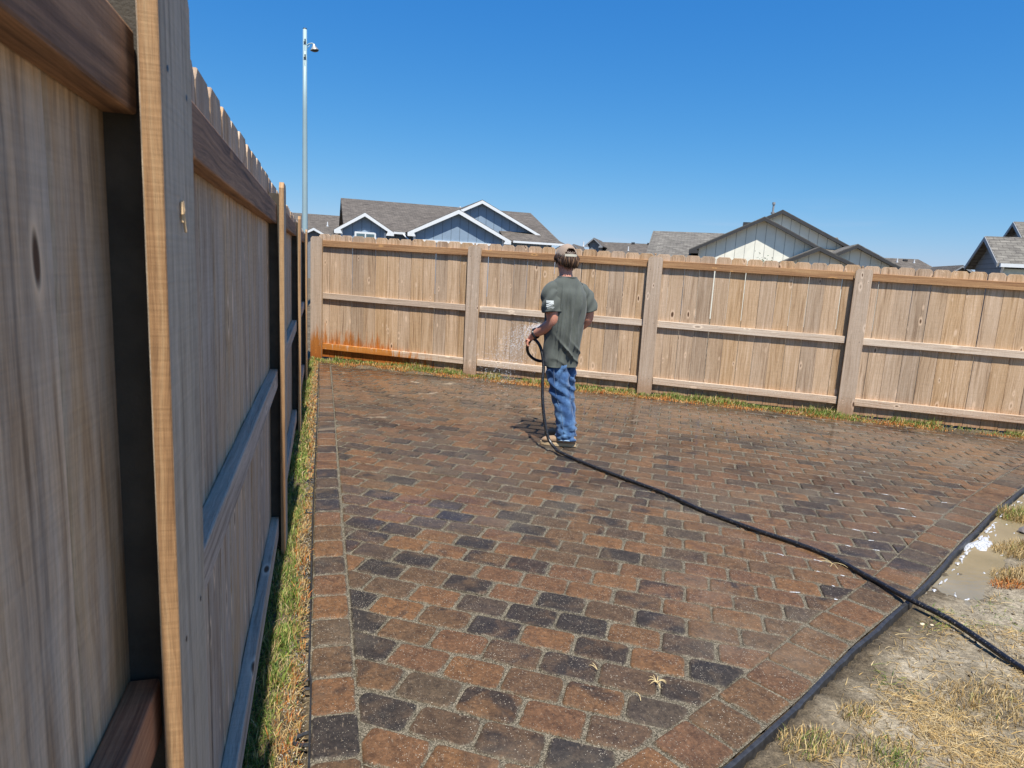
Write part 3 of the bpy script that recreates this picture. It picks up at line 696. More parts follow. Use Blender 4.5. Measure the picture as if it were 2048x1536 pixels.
def blob(mb, cx, cy_, rx, ry, ang, h=.005, z=None):
    n = 14; vs = []; ca, sa = math.cos(ang), math.sin(ang); ph = random.uniform(0, 6)
    for rr, zz in ((1, -.002), (.82, h*.75), (.4, h)):
        for k in range(n):
            t = 2*math.pi*k/n; q = rr*(1+.28*math.sin(3*t+ph)+.16*math.sin(5*t+2*ph)+random.uniform(-.05, .05))
            x, y_ = rx*q*math.cos(t), ry*q*math.sin(t); X, Y = cx+x*ca-y_*sa, cy_+x*sa+y_*ca
            vs.append((X, Y, (gz(X)-.0195 if z is None else gz(X)+z)+zz))
    fs = []
    for r in range(2):
        for k in range(n): fs.append([r*n+k, r*n+(k+1) % n, (r+1)*n+(k+1) % n, (r+1)*n+k])
    fs.append([2*n+k for k in range(n)]); mb.add(vs, fs)
EA = math.atan2(.47, .88)
blob(fo, 4.14, -7.40, .13, .045, EA); blob(fo, 4.22, -7.36, .10, .035, EA+.2); blob(fo, 4.02, -7.41, .09, .02, EA)
for _ in range(46):
    t = random.uniform(3.1, 5.7); dd = random.expovariate(1/.06)
    x = t+.47*dd; y_ = edge_y(t)-.045-.88*dd
    if inpoly(np.array([x]), np.array([y_]), PUD)[0]: blob(fo, x, y_, random.uniform(.008, .04), random.uniform(.002, .006), EA+random.uniform(-.3, .3), .002)
for i in range(60):
    t = 3.15+i*.042
    if random.random() < .55*abs(math.sin(i*.35)): blob(fo, t+.02, edge_y(t)-.040-.008, random.uniform(.015, .035), random.uniform(.004, .009), EA, .004, z=-.010)
tag(fo.build('foam', FO, smooth=True), kind='stuff')
fo = MB()
for _ in range(36):      # foam traces along the joints of the wet pavers
    x = random.choice([random.gauss(2.75, .25), random.gauss(3.55, .35), random.gauss(4.4, .5)]); y_ = edge_y(min(8, max(.6, x)))+random.expovariate(1/.28)+.06
    s_ = x*t2[0]+y_*t2[1]; d_ = x*n2[0]+y_*n2[1]; d_ = round((d_-.30+PW/2)/PW)*PW+.30-PW/2
    x, y_ = t2[0]*s_+n2[0]*d_, t2[1]*s_+n2[1]*d_
    if x > 1.6 and y_ > edge_y(x)+.25: blob(fo, x, y_, random.uniform(.005, .026), random.uniform(.0012, .0035), -AB+random.gauss(0, .25), .001, z=-.0015)
tag(fo.build('foam', FO, smooth=True), kind='stuff')
def stone(x, y_, r, col, label):
    bm = bmesh.new(); bmesh.ops.create_icosphere(bm, subdivisions=2, radius=r)
    for v in bm.verts: v.co = Vector((v.co.x*1.25, v.co.y*.9, v.co.z*.6))*(1+random.uniform(-.12, .12))
    me = bpy.data.meshes.new('stone'); bm.to_mesh(me); bm.free()
    o = link('stone', me, simple('stone_'+str(r), col, .85, bstr=.4)); o.location = (x, y_, gz(x)+r*.1-.01); tag(o, label, 'stone', 'stones on the soil')
stone(4.70, -7.27, .05, (.16, .14, .13), 'upper of two dark flat stones between the tufts at the photo edge')
stone(4.52, -7.42, .035, (.20, .18, .17), 'lower and smaller dark stone below the flat one at the photo edge')
stone(2.83, -8.165, .010, (.66, .56, .36), 'pale yellow pebble beside the hose on the soil')
stone(2.87, -8.18, .008, (.60, .50, .32), 'smaller tan pebble touching the pale yellow one by the hose')
# ------------------------------------------------------------------ loose grains and clods
def grains(name, X, Y, Z, Rr, cols):
    n = len(X); ov = np.array([[1, 0, 0], [-1, 0, 0], [0, 1, 0], [0, -1, 0], [0, 0, .7], [0, 0, -.7]]); of = np.array([[0, 2, 4], [2, 1, 4], [1, 3, 4], [3, 0, 4], [2, 0, 5], [1, 2, 5], [3, 1, 5], [0, 3, 5]])
    a = RNG.uniform(0, 6.28, n); V = ov[None]*Rr[:, None, None]*RNG.uniform(.55, 1.3, (n, 6, 1)); c, s_ = np.cos(a)[:, None], np.sin(a)[:, None]
    x = V[:, :, 0]*c-V[:, :, 1]*s_+X[:, None]; y = V[:, :, 0]*s_+V[:, :, 1]*c+Y[:, None]; z = V[:, :, 2]+Z[:, None]
    F = (np.arange(n)[:, None, None]*6+of[None]).reshape(-1, 3)
    return fastmesh(name, np.stack([x, y, z], -1).reshape(-1, 3), F, M['grass'], colors=np.repeat(cols, 6, 0))
n = 26000; X = RNG.uniform(.14, 3.3, n); Y = RNG.uniform(-9.0, -6.2, n); keep = (side(X, Y) < -.02) & (RNG.random(n) < .25+vnoise(X, Y, 2.2, 40)*vnoise(X, Y, 9, 41)*1.6)
X, Y = X[keep], Y[keep]; m_ = len(X)
tag(grains('sand_grains', X, Y, K*X+.0012, RNG.uniform(.0006, .0017, m_)*(1+.25*(Y+9)), pick([(.40, .35, .27), (.50, .45, .36), (.22, .19, .14), (.30, .24, .16)], m_)), kind='stuff')
n = 16000; X = RNG.uniform(.9, 7, n); Y = RNG.uniform(-9.3, -6.0, n); keep = (side(X, Y) > .04) & ~inpoly(X, Y, PUD) & (RNG.random(n) < vnoise(X, Y, 3.1, 44)*1.3)
X, Y = X[keep], Y[keep]; m_ = len(X)
tag(grains('soil_clods', X, Y, soil_h(X, Y)+.001, RNG.exponential(.0022, m_)+.0012, pick([(.24, .20, .15), (.36, .31, .24), (.12, .09, .06), (.08, .05, .03)], m_)), kind='stuff')
n = 7000; X = RNG.uniform(.05, .128, n); Y = -9.3+RNG.uniform(0, 8.6, n)**1.0
tag(grains('gravel', X, Y, soil_h(X, Y)+.0015, RNG.uniform(.0012, .0042, n), pick([(.42, .38, .30), (.52, .48, .40), (.24, .21, .17)], n)), kind='stuff')
# ------------------------------------------------------------------ hose
def catmull(P, n=8):
    P = [Vector(p) for p in P]; P = [P[0]*2-P[1]]+P+[P[-1]*2-P[-2]]; out = []
    for i in range(1, len(P)-2):
        for k in range(n):
            t = k/n; out.append(.5*((2*P[i])+(P[i+1]-P[i-1])*t+(2*P[i-1]-5*P[i]+4*P[i+1]-P[i+2])*t*t+(-P[i-1]+3*P[i]-3*P[i+1]+P[i+2])*t**3))
    out.append(P[-2]); return out
MO = Vector((2.17, -4.98, K*2.17)); MAZ = R_(20.3)
def man(r, a, z): return (MO.x+r*math.cos(MAZ)+a*math.sin(MAZ), MO.y-r*math.sin(MAZ)+a*math.cos(MAZ), MO.z+z)
hr = .0135
random.seed(5)
gp = [(2.9, -9.4), (2.905, -8.75), (2.911, -8.569), (2.946, -8.206), (2.912, -7.99), (2.931, -7.752), (2.887, -7.437), (2.701, -7.05), (2.56, -6.737), (2.468, -6.392), (2.325, -6.049), (2.171, -5.66)]
hp = [(x, y_, gz(x)+hr+.001+(.006 if i in (3,) else 0)+(.012 if i == 4 else 0)) for i, (x, y_) in enumerate((a+.006*math.sin(k*2.3), b+.006*math.cos(k*3.1)) for k, (a, b) in enumerate(gp))]
hp += [man(.035, -.42, .03), man(-.0, -.36, .04), man(-.062, -.30, .10), man(-.101, -.26, .215), man(-.134, -.20, .385), man(-.149, -.14, .56), man(-.150, -.08, .69), man(-.178, -.03, .817), man(-.216, .01, .880), man(-.262, .045, .905), man(-.296, .06, .865), man(-.306, .08, .81), man(-.287, .10, .757), man(-.232, .13, .712), man(-.158, .18, .699), man(-.05, .27, .74), man(.04, .33, .86), man(.05, .34, .93), man(.02, .37, .985), man(-.05, .44, 1.0)]
def hose_mat():
    m, nt, b = newmat('wet_rubber_hose'); ob = N(nt, "ShaderNodeTexCoord").outputs['Object']
    n_ = noise(nt, ob, 120, 4, .7)
    nt.links.new(ramp(nt, n_, [(.58, (.012, .012, .014)), (.68, (.22, .20, .165))]), b.inputs['Base Color'])
    b.inputs['Roughness'].default_value = .28; bump(nt, b, noise(nt, ob, 200, 2), .15, .002); return m
hs = MB(); hs.tube(catmull(hp, 8), hr, 14); ho = hs.build('hose', hose_mat(), smooth=True)
tag(ho, 'long black rubber hose running over the pavers to the man', 'hose')
nz = MB(); nz.tube([man(-.05, .44, 1.0), man(-.075, .465, 1.002)], .016, 14); nz.tube([man(-.075, .465, 1.002), man(-.13, .515, .995), man(-.17, .55, .985)], [.011, .009, .010], 12)
nz.build('nozzle', simple('brass', (.55, .40, .16), .3, .9), ho, smooth=True)
# spray droplets
nd = 2600; V = []; Fs = []
oct_v = np.array([[1, 0, 0], [-1, 0, 0], [0, 1, 0], [0, -1, 0], [0, 0, 1], [0, 0, -1]]); oct_f = np.array([[0, 2, 4], [2, 1, 4], [1, 3, 4], [3, 0, 4], [2, 0, 5], [1, 2, 5], [3, 1, 5], [0, 3, 5]])
t_ = RNG.uniform(.0, 1, nd)**.8; spr = RNG.normal(0, 1, (nd, 3))
r0 = -.17-.55*t_ + spr[:, 0]*.16*t_; a0 = .55+1.05*t_+spr[:, 1]*.22*t_; z0 = .985-.08*t_-.62*t_**2+spr[:, 2]*.13*t_
rad = RNG.uniform(.0012, .0034, nd)
P_ = np.stack([MO.x+r0*math.cos(MAZ)+a0*math.sin(MAZ), MO.y-r0*math.sin(MAZ)+a0*math.cos(MAZ), MO.z+z0], -1)
ok = z0 > .03; P_ = P_[ok]; rad = rad[ok]
V = (P_[:, None, :]+oct_v[None]*rad[:, None, None]).reshape(-1, 3); Fs = (np.arange(len(P_))[:, None, None]*6+oct_f[None]).reshape(-1, 3)
wm, nt_, b_ = newmat('water_drops'); b_.inputs['Base Color'].default_value = (.9, .93, .97, 1); b_.inputs['Roughness'].default_value = .1; b_.inputs['Specular IOR Level'].default_value = .8
tag(fastmesh('water_spray', V, Fs, wm), kind='stuff')
# ------------------------------------------------------------------ street lamp
lp = empty('street_lamp', (-.36, 11.68, -.2)); tag(lp, 'tall pale grey steel street lamp rising beyond the left fence', 'street lamp')
PM = simple('pale_painted_steel', (.31, .42, .44), .5, .1, .05, 2)
q = MB(); q.tube([(0, 0, z) for z in (0, 2, 4, 6, 8.35)], [.098, .088, .078, .068, .057], 24); q.tube([(0, 0, 0), (0, 0, .05)], .2, 20); q.build('pole', PM, lp, smooth=True)
DKM = simple('dark_metal', (.05, .05, .045), .4, .5)
q = MB(); q.tube([(0, 0, 8.35), (0, 0, 8.38)], [.059, .05], 20); q.build('pole_cap', DKM, lp)
for zc in (7.93, 7.50):
    q = MB()
    q.board(Vector((0, -.074, zc-.16)), UP, Vector((1, 0, 0)), Vector((0, 1, 0)), .30, .012, .012); q.board(Vector((0.0, -.076, zc+.03)), UP, Vector((1, 0, 0)), Vector((0, 1, 0)), .03, .07, .012)
    q.board(Vector((.006, -.076, zc+.06)), UP, Vector((1, 0, 0)), Vector((0, 1, 0)), .08, .035, .012); q.build('bolt_slot', DKM, lp)
q = MB(); q.tube([(.04, 0, 7.90), (.12, -.01, 7.965), (.20, -.02, 7.985), (.25, -.03, 7.965)], [.017, .017, .018, .022], 10); q.tube([(.045, 0, 7.82), (.14, -.01, 7.92)], .009, 8); q.build('arm', PM, lp, smooth=True)
hd = MB(); prof = [(.020, 7.975), (.032, 7.965), (.042, 7.93), (.062, 7.89), (.095, 7.845), (.125, 7.805), (.128, 7.797)]
hd.tube([(.25+.05*(7.975-z)*3, -.03, z) for r, z in prof], [r for r, z in prof], 20); hd.build('lamp_shade', simple('lamp_housing', (.36, .36, .34), .4, .4), lp, smooth=True)
q = MB(); q.tube([(.277, -.03, 7.808), (.279, -.03, 7.775), (.28, -.03, 7.76)], [.115, .10, .06], 20); q.build('lamp_lens', DKM, lp, smooth=True)
# ------------------------------------------------------------------ houses
def shingle_mat(name, a, b2):
    m, nt, b = newmat(name); ob = N(nt, "ShaderNodeTexCoord").outputs['Object']
    n1 = noise(nt, scaled(nt, ob, (2.6, 7, 14)), 1, 3, .8); n2 = noise(nt, ob, .7, 4, .6)
    br = N(nt, "ShaderNodeTexBrick"); nt.links.new(scaled(nt, ob, (1, 1, 1)), br.inputs['Vector'])
    sx = N(nt, "ShaderNodeSeparateXYZ"); nt.links.new(ob, sx.inputs[0])
    cb = N(nt, "ShaderNodeCombineXYZ"); nt.links.new(sx.outputs[0], cb.inputs[0]); nt.links.new(math_(nt, 'MULTIPLY', sx.outputs[1], 1.0), cb.inputs[1])
    nt.links.new(cb.outputs[0], br.inputs['Vector']); br.inputs['Scale'].default_value = 1; br.inputs['Brick Width'].default_value = .33; br.inputs['Row Height'].default_value = .14
    br.inputs['Mortar Size'].default_value = .012; br.inputs['Color1'].default_value = (.75, .75, .75, 1); br.inputs['Color2'].default_value = (1.2, 1.2, 1.2, 1); br.inputs['Mortar'].default_value = (.5, .5, .5, 1)
    col = ramp(nt, n1, [(.35, b2), (.65, a)])
    col = mix(nt, .8, col, br.outputs['Color'], 'MULTIPLY'); col = mix(nt, .4, col, ramp(nt, n2, [(.3, g(.8)), (.7, g(1.15))]), 'MULTIPLY')
    nt.links.new(col, b.inputs['Base Color']); b.inputs['Roughness'].default_value = .95; b.inputs['Specular IOR Level'].default_value = .2
    bump(nt, b, br.outputs['Fac'], .4, .01); return m
def siding_mat(name, col, pitch=.41, vertical=True, axis=0):
    m, nt, b = newmat(name); ob = N(nt, "ShaderNodeTexCoord").outputs['Object']; sx = N(nt, "ShaderNodeSeparateXYZ"); nt.links.new(ob, sx.inputs[0])
    t = math_(nt, 'FRACT', math_(nt, 'DIVIDE', sx.outputs[axis if vertical else 2], pitch))
    gr = math_(nt, 'LESS_THAN', math_(nt, 'ABSOLUTE', math_(nt, 'SUBTRACT', t, .5)), .035 if vertical else .06)
    c = mix(nt, math_(nt, 'MULTIPLY', gr, .65), ramp(nt, noise(nt, ob, 2.5, 4), [(.3, tuple(x*.93 for x in col)), (.7, tuple(min(1, x*1.05) for x in col))]), tuple(x*.28 for x in col))
    nt.links.new(c, b.inputs['Base Color']); b.inputs['Roughness'].default_value = .6
    bump(nt, b, math_(nt, 'SUBTRACT', 1, gr), .4, .01); return m
SH1 = shingle_mat('warm_grey_shingles', (.17, .148, .125), (.08, .07, .062)); SH2 = shingle_mat('light_grey_shingles', (.22, .205, .175), (.11, .10, .09))
BLUE = siding_mat('blue_siding', (.23, .31, .40), .50); CREAM = siding_mat('cream_siding', (.84, .81, .68), .405); GREY = siding_mat('grey_lap_siding', (.19, .20, .21), .18, False)
WHT = simple('white_trim', (.70, .72, .72), .5, 0, .04); BRZ = simple('bronze_trim', (.045, .042, .040), .5, 0, .1); GYT = simple('grey_trim', (.26, .27, .28), .5, 0, .05)
DARKW = simple('dark_grey_siding', (.20, .21, .22), .7)  # plain dark grey wall of the small gable
GLASS = simple('window_glass', (.10, .16, .18), .08, 0, .3, 1.2)
def gable(root, mats, xp, zp, xl, zl, xr, zr, y0, depth, over=.32, zb=-1, wall=True, trimw=.17):
    """front-facing gable: outer rake edges given at the front plane y0"""
    roof, wallm, trim = mats
    r = MB(); th = .13
    for (xa, za) in ((xl, zl), (xr, zr)):
        d_ = Vector((xa-xp, 0, za-zp)); L = d_.length; d_.normalize(); nrm = Vector((0, 1, 0)).cross(d_); nrm = nrm if nrm.z > 0 else -nrm
        P = [Vector((xp, y0, zp)), Vector((xa, y0, za)), Vector((xa, y0+depth, za)), Vector((xp, y0+depth, zp))]
        Q = [p-nrm*th for p in P]
        r.add(P+Q, [[0, 1, 2, 3], [7, 6, 5, 4], [0, 4, 5, 1], [1, 5, 6, 2], [2, 6, 7, 3], [3, 7, 4, 0]])
    r.build('roof', roof, root)
    t = MB()
    for (xa, za) in ((xl, zl), (xr, zr)):
        d_ = Vector((xa-xp, 0, za-zp)); L = d_.length; d_.normalize(); nrm = Vector((0, 1, 0)).cross(d_); nrm = nrm if nrm.z > 0 else -nrm
        P = [Vector((xp, 0, zp))-UP*.035, Vector((xa, 0, za))-UP*.035, Vector((xa, 0, za-.035-trimw*.95)), Vector((xp, 0, zp-.035-trimw*1.12))]
        a = [p+Vector((0, y0-.03, 0)) for p in P]; b = [p+Vector((0, y0-.002, 0)) for p in P]
        t.add(a+b, [[0, 1, 2, 3], [7, 6, 5, 4], [0, 4, 5, 1], [1, 5, 6, 2], [2, 6, 7, 3], [3, 7, 4, 0]])
        # boxed eave return
        s = 1 if xa > xp else -1
        t.add([(xa, y0-.028, za-.04), (xa, y0-.028, za-.04-trimw), (xa-s*.45, y0-.028, za-.04-trimw), (xa-s*.30, y0-.028, za+.08)], [[0, 1, 2, 3]])
    t.build('rake_trim', trim, root)
    if wall:
        wl, wr = xl+.42, xr-.42; k1 = (zp-zl)/(xp-xl); k2 = (zr-zp)/(xr-xp)
        yw = y0+over; ztl = zp-k1*(xp-wl)-.14; ztr = zp+k2*(wr-xp)-.14
        q = MB(); q.add([(wl, yw, zb), (wr, yw, zb), (wr, yw, ztr), (xp, yw, zp-.15), (wl, yw, ztl), (wl, yw+depth-over-.2, zb), (wr, yw+depth-over-.2, zb), (wr, yw+depth-over-.2, ztr), (wl, yw+depth-over-.2, ztl)],
              [[0, 1, 2, 3, 4], [1, 6, 7, 2], [5, 0, 4, 8]]); q.build('wall', wallm, root)
def slope_roof(root, mat, x0, x1, ye, ze, yr, zr, yb=None, th=.14, x0r=None, x1r=None):
    """ridge along x; front eave (ye,ze), ridge (yr,zr), mirrored back"""
    x0r = x0 if x0r is None else x0r; x1r = x1 if x1r is None else x1r
    q = MB(); yb = 2*yr-ye if yb is None else yb
    P = [(x0, ye, ze), (x1, ye, ze), (x1r, yr, zr), (x0r, yr, zr), (x1, yb, ze), (x0, yb, ze)]
    Q = [(a, b, c-th) for a, b, c in P]
    q.add(P+Q, [[0, 1, 2, 3], [3, 2, 4, 5], [7, 6, 9, 8], [8, 9, 11, 10], [0, 6, 7, 1], [1, 7, 8, 2], [2, 8, 10, 4], [4, 10, 11, 5], [5, 11, 9, 3], [3, 9, 6, 0]])
    return q.build('roof', mat, root)
def boxpart(root, name, mat, *b):
    q = MB(); q.box(*b); return q.build(name, mat, root)
def end_walls(root, mat, x0, x1, y0, y1, ze, zr, zb=-1):
    ym = (y0+y1)/2
    q = MB(); q.add([(x0, y0, zb), (x0, y1, zb), (x0, y1, ze), (x0, ym, zr), (x0, y0, ze), (x1, y0, zb), (x1, y1, zb), (x1, y1, ze), (x1, ym, zr), (x1, y0, ze)],
        [[0, 4, 3, 2, 1], [5, 6, 7, 8, 9], [0, 5, 9, 4], [1, 2, 7, 6]]); return q.build('wall', mat, root)
def roof_vent(root, mat, x, y_, z, h=.22, r=.05):
    q = MB(); q.tube([(x, y_, z-.1), (x, y_, z+h)], r, 10); q.tube([(x, y_, z-.02), (x, y_, z+.06)], r*2.0, 10); return q.build('vent_pipe', mat, root)
# blue house
h = empty('blue_house', (8, 28, -1)); tag(h, 'blue sided house with white trimmed gables and brown grey shingle roof', 'house')
def loc(root, dx, dy, dz=0):
    for c in root.children: c.location = Vector(c.location)-Vector((dx, dy, dz))
slope_roof(h, SH1, 1.30, 14.3, 28.9, 3.30, 35.67, 5.53)
end_walls(h, BLUE, 1.7, 13.9, 29.5, 41.5, 3.2, 5.25)
gable(h, (SH1, BLUE, WHT), 2.39, 4.17, .76, 3.16, 3.98, 3.20, 27.67, 4.4)
gable(h, (SH1, BLUE, WHT), 7.59, 4.72, 4.73, 3.29, 10.75, 3.18, 27.67, 6.0, trimw=.2)
gable(h, (SH1, BLUE, WHT), 9.39, 5.55, 6.9, 4.30, 13.25, 3.72, 29.67, 6.2, zb=3.2)
q = MB(); P = [(10.6, 28.2, 3.22), (14.3, 28.2, 3.22), (13.5, 30.1, 3.86), (10.6, 30.1, 3.86)]; q.add(P+[(a, b, c-.12) for a, b, c in P], [[0, 1, 2, 3], [7, 6, 5, 4], [0, 4, 5, 1], [1, 5, 6, 2], [2, 6, 7, 3]]); q.build('porch_roof', SH1, h)
boxpart(h, 'gutter', WHT, 11.0, 28.08, 3.08, 14.35, 28.19, 3.20); boxpart(h, 'gutter', WHT, 3.85, 28.78, 3.16, 4.95, 28.89, 3.28)
boxpart(h, 'wall', BLUE, 10.4, 28.6, -1, 13.3, 30.0, 3.10)
q = MB(); q.tube([(14.1, 28.2, 3.1), (13.75, 28.45, 2.85), (13.40, 28.55, 2.75), (13.40, 28.55, 0)], .045, 8); q.build('downspout', WHT, h)
boxpart(h, 'corner_trim', WHT, 13.24, 28.57, -1, 13.36, 28.66, 3.09); 
boxpart(h, 'band_trim', WHT, 5.45, 27.93, 2.80, 10.0, 27.985, 2.93)
for xx in (1.12, 3.46): boxpart(h, 'corner_trim', WHT, xx, 27.93, -1, xx+.12, 27.985, 3.15 if xx > 2 else 3.2)
for xx in (5.09, 10.27): boxpart(h, 'corner_trim', WHT, xx, 27.93, -1, xx+.12, 27.985, 3.2)
wn = boxpart(h, 'window', WHT, 1.86, 27.90, 1.6, 3.02, 27.985, 3.12)
for xa, xb in ((1.96, 2.41), (2.48, 2.93)):
    q = MB(); q.box(xa, 27.885, 1.7, xb, 27.897, 3.02); q.build('pane', GLASS, wn)
for k, xx in enumerate((4.6, 8.4)): q = MB(); q.tube([(xx, 28.9, 3.2), (xx+.25, 28.3, 2.9), (xx+.45, 28.05, 2.6)], .04, 8); q.build('downspout', WHT, h)
roof_vent(h, WHT, 9.3, 36, 5.5, .12, .05)
loc(h, 8, 28, -1)
# house behind lamp
h = empty('grey_roofed_house', (-1, 46, -1)); tag(h, 'low house behind the lamp pole with a small white trimmed gable', 'house')
slope_roof(h, SH1, -8, 2.3, 45.0, 3.3, 49.67, 5.27); end_walls(h, BLUE, -7.6, 2.0, 45.5, 54, 3.2, 5.0)
gable(h, (SH1, DARKW, WHT), -.50, 3.95, -1.75, 3.25, .85, 3.22, 44.6, 3.0)
roof_vent(h, WHT, .55, 47.2, 4.22, .35, .045); boxpart(h, 'roof_vent', BRZ, -1.5, 48.8, 4.85, -1.1, 49.1, 5.05); boxpart(h, 'roof_vent', BRZ, -3.1, 48.8, 4.85, -2.7, 49.1, 5.05)
loc(h, -1, 46, -1)
def frame31(name, x, y_, z=-1):
    a = R_(31); o = empty(name, (x*math.cos(a)+y_*math.sin(a), -x*math.sin(a)+y_*math.cos(a), z), -a); o['_o'] = 0; del o['_o']; return o
# cream house
h = frame31('cream_house', 8, 22); tag(h, 'cream board sided house with dark bronze trimmed gables right of the man', 'house')
slope_roof(h, SH2, 3.05, 12.4, 24.4, 2.36, 29.23, 4.02); end_walls(h, CREAM, 3.5, 12.0, 24.9, 33.5, 2.2, 3.8)
gable(h, (SH2, CREAM, BRZ), 8.15, 4.32, 5.13, 2.81, 11.15, 2.81, 22.23, 6.2, trimw=.13)
gable(h, (SH2, CREAM, BRZ), 9.06, 4.83, 6.2, 3.4, 12.2, 3.26, 24.23, 5.2, zb=2.3, trimw=.13)
gable(h, (SH2, CREAM, BRZ), 10.25, 3.06, 8.75, 2.34, 11.78, 2.36, 20.73, 2.6, trimw=.12)
gable(h, (SH2, CREAM, BRZ), 11.73, 3.26, 10.1, 2.44, 13.50, 2.38, 21.23, 5.0, trimw=.12)
q = MB(); P = [(9.6, 22.6, 2.9), (13.0, 22.6, 2.72), (12.4, 25.6, 3.30), (9.6, 25.6, 3.5)]; q.add(P+[(a, b, c-.1) for a, b, c in P], [[0, 1, 2, 3], [7, 6, 5, 4], [0, 4, 5, 1], [1, 5, 6, 2]]); q.build('porch_roof', SH2, h)
vp = roof_vent(h, GYT, 8.70, 24.8, 4.70, .42, .045); q = MB(); q.tube([(8.70, 24.8, 5.10), (8.70, 24.8, 5.20)], [.075, .07], 12); q.build('vent_cap', GYT, vp)
boxpart(h, 'roof_vent', BRZ, 7.35, 23.0, 3.95, 7.7, 23.3, 4.12)
loc(h, 8, 22, 0) if False else None
for c in h.children: c.location = Vector((-8, -22, 1))
# grey-gabled house at right
h = frame31('grey_gabled_house', 16, 19); tag(h, 'house at the right photo edge with grey gable end and white gutter', 'house')
def side_gable(root, x, yp, zp, ya, za, yb, zb_, mat, trim, ext, roofm, wallm, base=-1, over=.28):
    q = MB(); th = .12
    for (y1, z1) in ((ya, za), (yb, zb_)):
        P = [(x, yp, zp), (x, y1, z1), (x+ext, y1, z1), (x+ext, yp, zp)]; Q = [(a, b, c-th) for a, b, c in P]
        q.add(P+Q, [[0, 1, 2, 3], [7, 6, 5, 4], [0, 4, 5, 1], [1, 5, 6, 2], [3, 7, 4, 0]])
    q.build('roof', roofm, root)
    q = MB()
    for (y1, z1) in ((ya, za), (yb, zb_)):
        P = [(x-.03, yp, zp-.01), (x-.03, y1, z1-.01), (x-.03, y1, z1-.15), (x-.03, yp, zp-.17)]; Q = [(a+.028, b, c) for a, b, c in P]
        q.add(P+Q, [[0, 1, 2, 3], [7, 6, 5, 4], [0, 4, 5, 1], [1, 5, 6, 2], [2, 6, 7, 3]])
    q.build('rake_trim', trim, root)
    q = MB(); xi = x+over; ka = (za-zp)/(ya-yp); kb = (zb_-zp)/(yb-yp); y1, y2 = ya-.2, yb+.2; z1, z2 = zp+ka*(y1-yp)-.13, zp+kb*(y2-yp)-.13
    q.add([(xi, y2, base), (xi, y1, base), (xi, y1, z1), (xi, yp, zp-.13), (xi, y2, z2)], [[0, 1, 2, 3, 4]]); q.build('wall', wallm, root)
    return y2
side_gable(h, 15.45, 19.23, 3.58, 20.62, 2.54, 17.80, 2.60, None, GYT, 6, SH2, GREY)
PALE = simple('pale_stucco', (.62, .66, .58), .7)
boxpart(h, 'wall', PALE, 15.735, 18.02, -1, 21.3, 18.1, 2.42); boxpart(h, 'gutter', WHT, 15.5, 17.68, 2.46, 21.4, 17.795, 2.58)
q = MB(); q.tube([(15.62, 17.76, 2.5), (15.66, 17.95, 2.3), (15.70, 18.0, 2.2), (15.70, 18.0, 0)], .04, 8); q.build('downspout', WHT, h)
side_gable(h, 17.8, 23.23, 4.50, 24.4, 3.60, 21.9, 3.56, None, GYT, 6, SH2, GREY)
for c in h.children: c.location = Vector((-16, -19, 1))
h = frame31('low_grey_house', 19, 31); tag(h, 'small dark gable roof peeking over the fence before the right edge house', 'house')
gable(h, (SH1, GREY, GYT), 18.86, 2.98, 18.2, 2.45, 19.75, 2.45, 31.0, 4.5, trimw=.08); roof_vent(h, WHT, 19.2, 31.6, 2.72, .16, .04)
for c in h.children: c.location = Vector((-19, -31, 1))
h = frame31('far_grey_house', -3, 66); tag(h, 'distant grey house with a small gable right behind the cap of the man', 'house')
slope_roof(h, SH1, -4.9, 6, 62.0, 3.4, 66.3, 5.12); end_walls(h, GREY, -4.6, 5.8, 62.5, 70, 3.3, 4.9)
gable(h, (SH1, GREY, GYT), -4.86, 5.24, -5.75, 4.42, -3.9, 4.42, 60.5, 6, trimw=.12)
gable(h, (SH1, GREY, GYT), -6.86, 4.50, -7.7, 3.75, -6.0, 3.75, 60.0, 6, trimw=.10)
roof_vent(h, WHT, -5.9, 60.6, 4.3, .5, .07); roof_vent(h, WHT, -1.6, 64.0, 4.2, .45, .05); roof_vent(h, WHT, 1.0, 63, 3.9, .4, .05)
for xx in (-1.5, .2, .7): boxpart(h, 'roof_vent', BRZ, xx, 65.9, 4.95, xx+.35, 66.2, 5.2)
for c in h.children: c.location = Vector((3, -66, 1))
h = frame31('far_brown_roofed_house', 21, 51); tag(h, 'distant hipped roof peeking between the cream house and the right edge', 'house')
slope_roof(h, SH1, 17.6, 23.6, 48.6, 3.0, 51.23, 4.05, x1r=22.5, x0r=19.5); boxpart(h, 'wall', GREY, 18.0, 49.2, -1, 23.2, 53.5, 2.9)
roof_vent(h, WHT, 20.8, 50.4, 3.72, .30, .04); roof_vent(h, WHT, 22.0, 50.4, 3.72, .26, .04); boxpart(h, 'roof_vent', BRZ, 21.3, 50.6, 3.86, 21.6, 50.9, 3.98)
for c in h.children: c.location = Vector((-21, -51, 1))
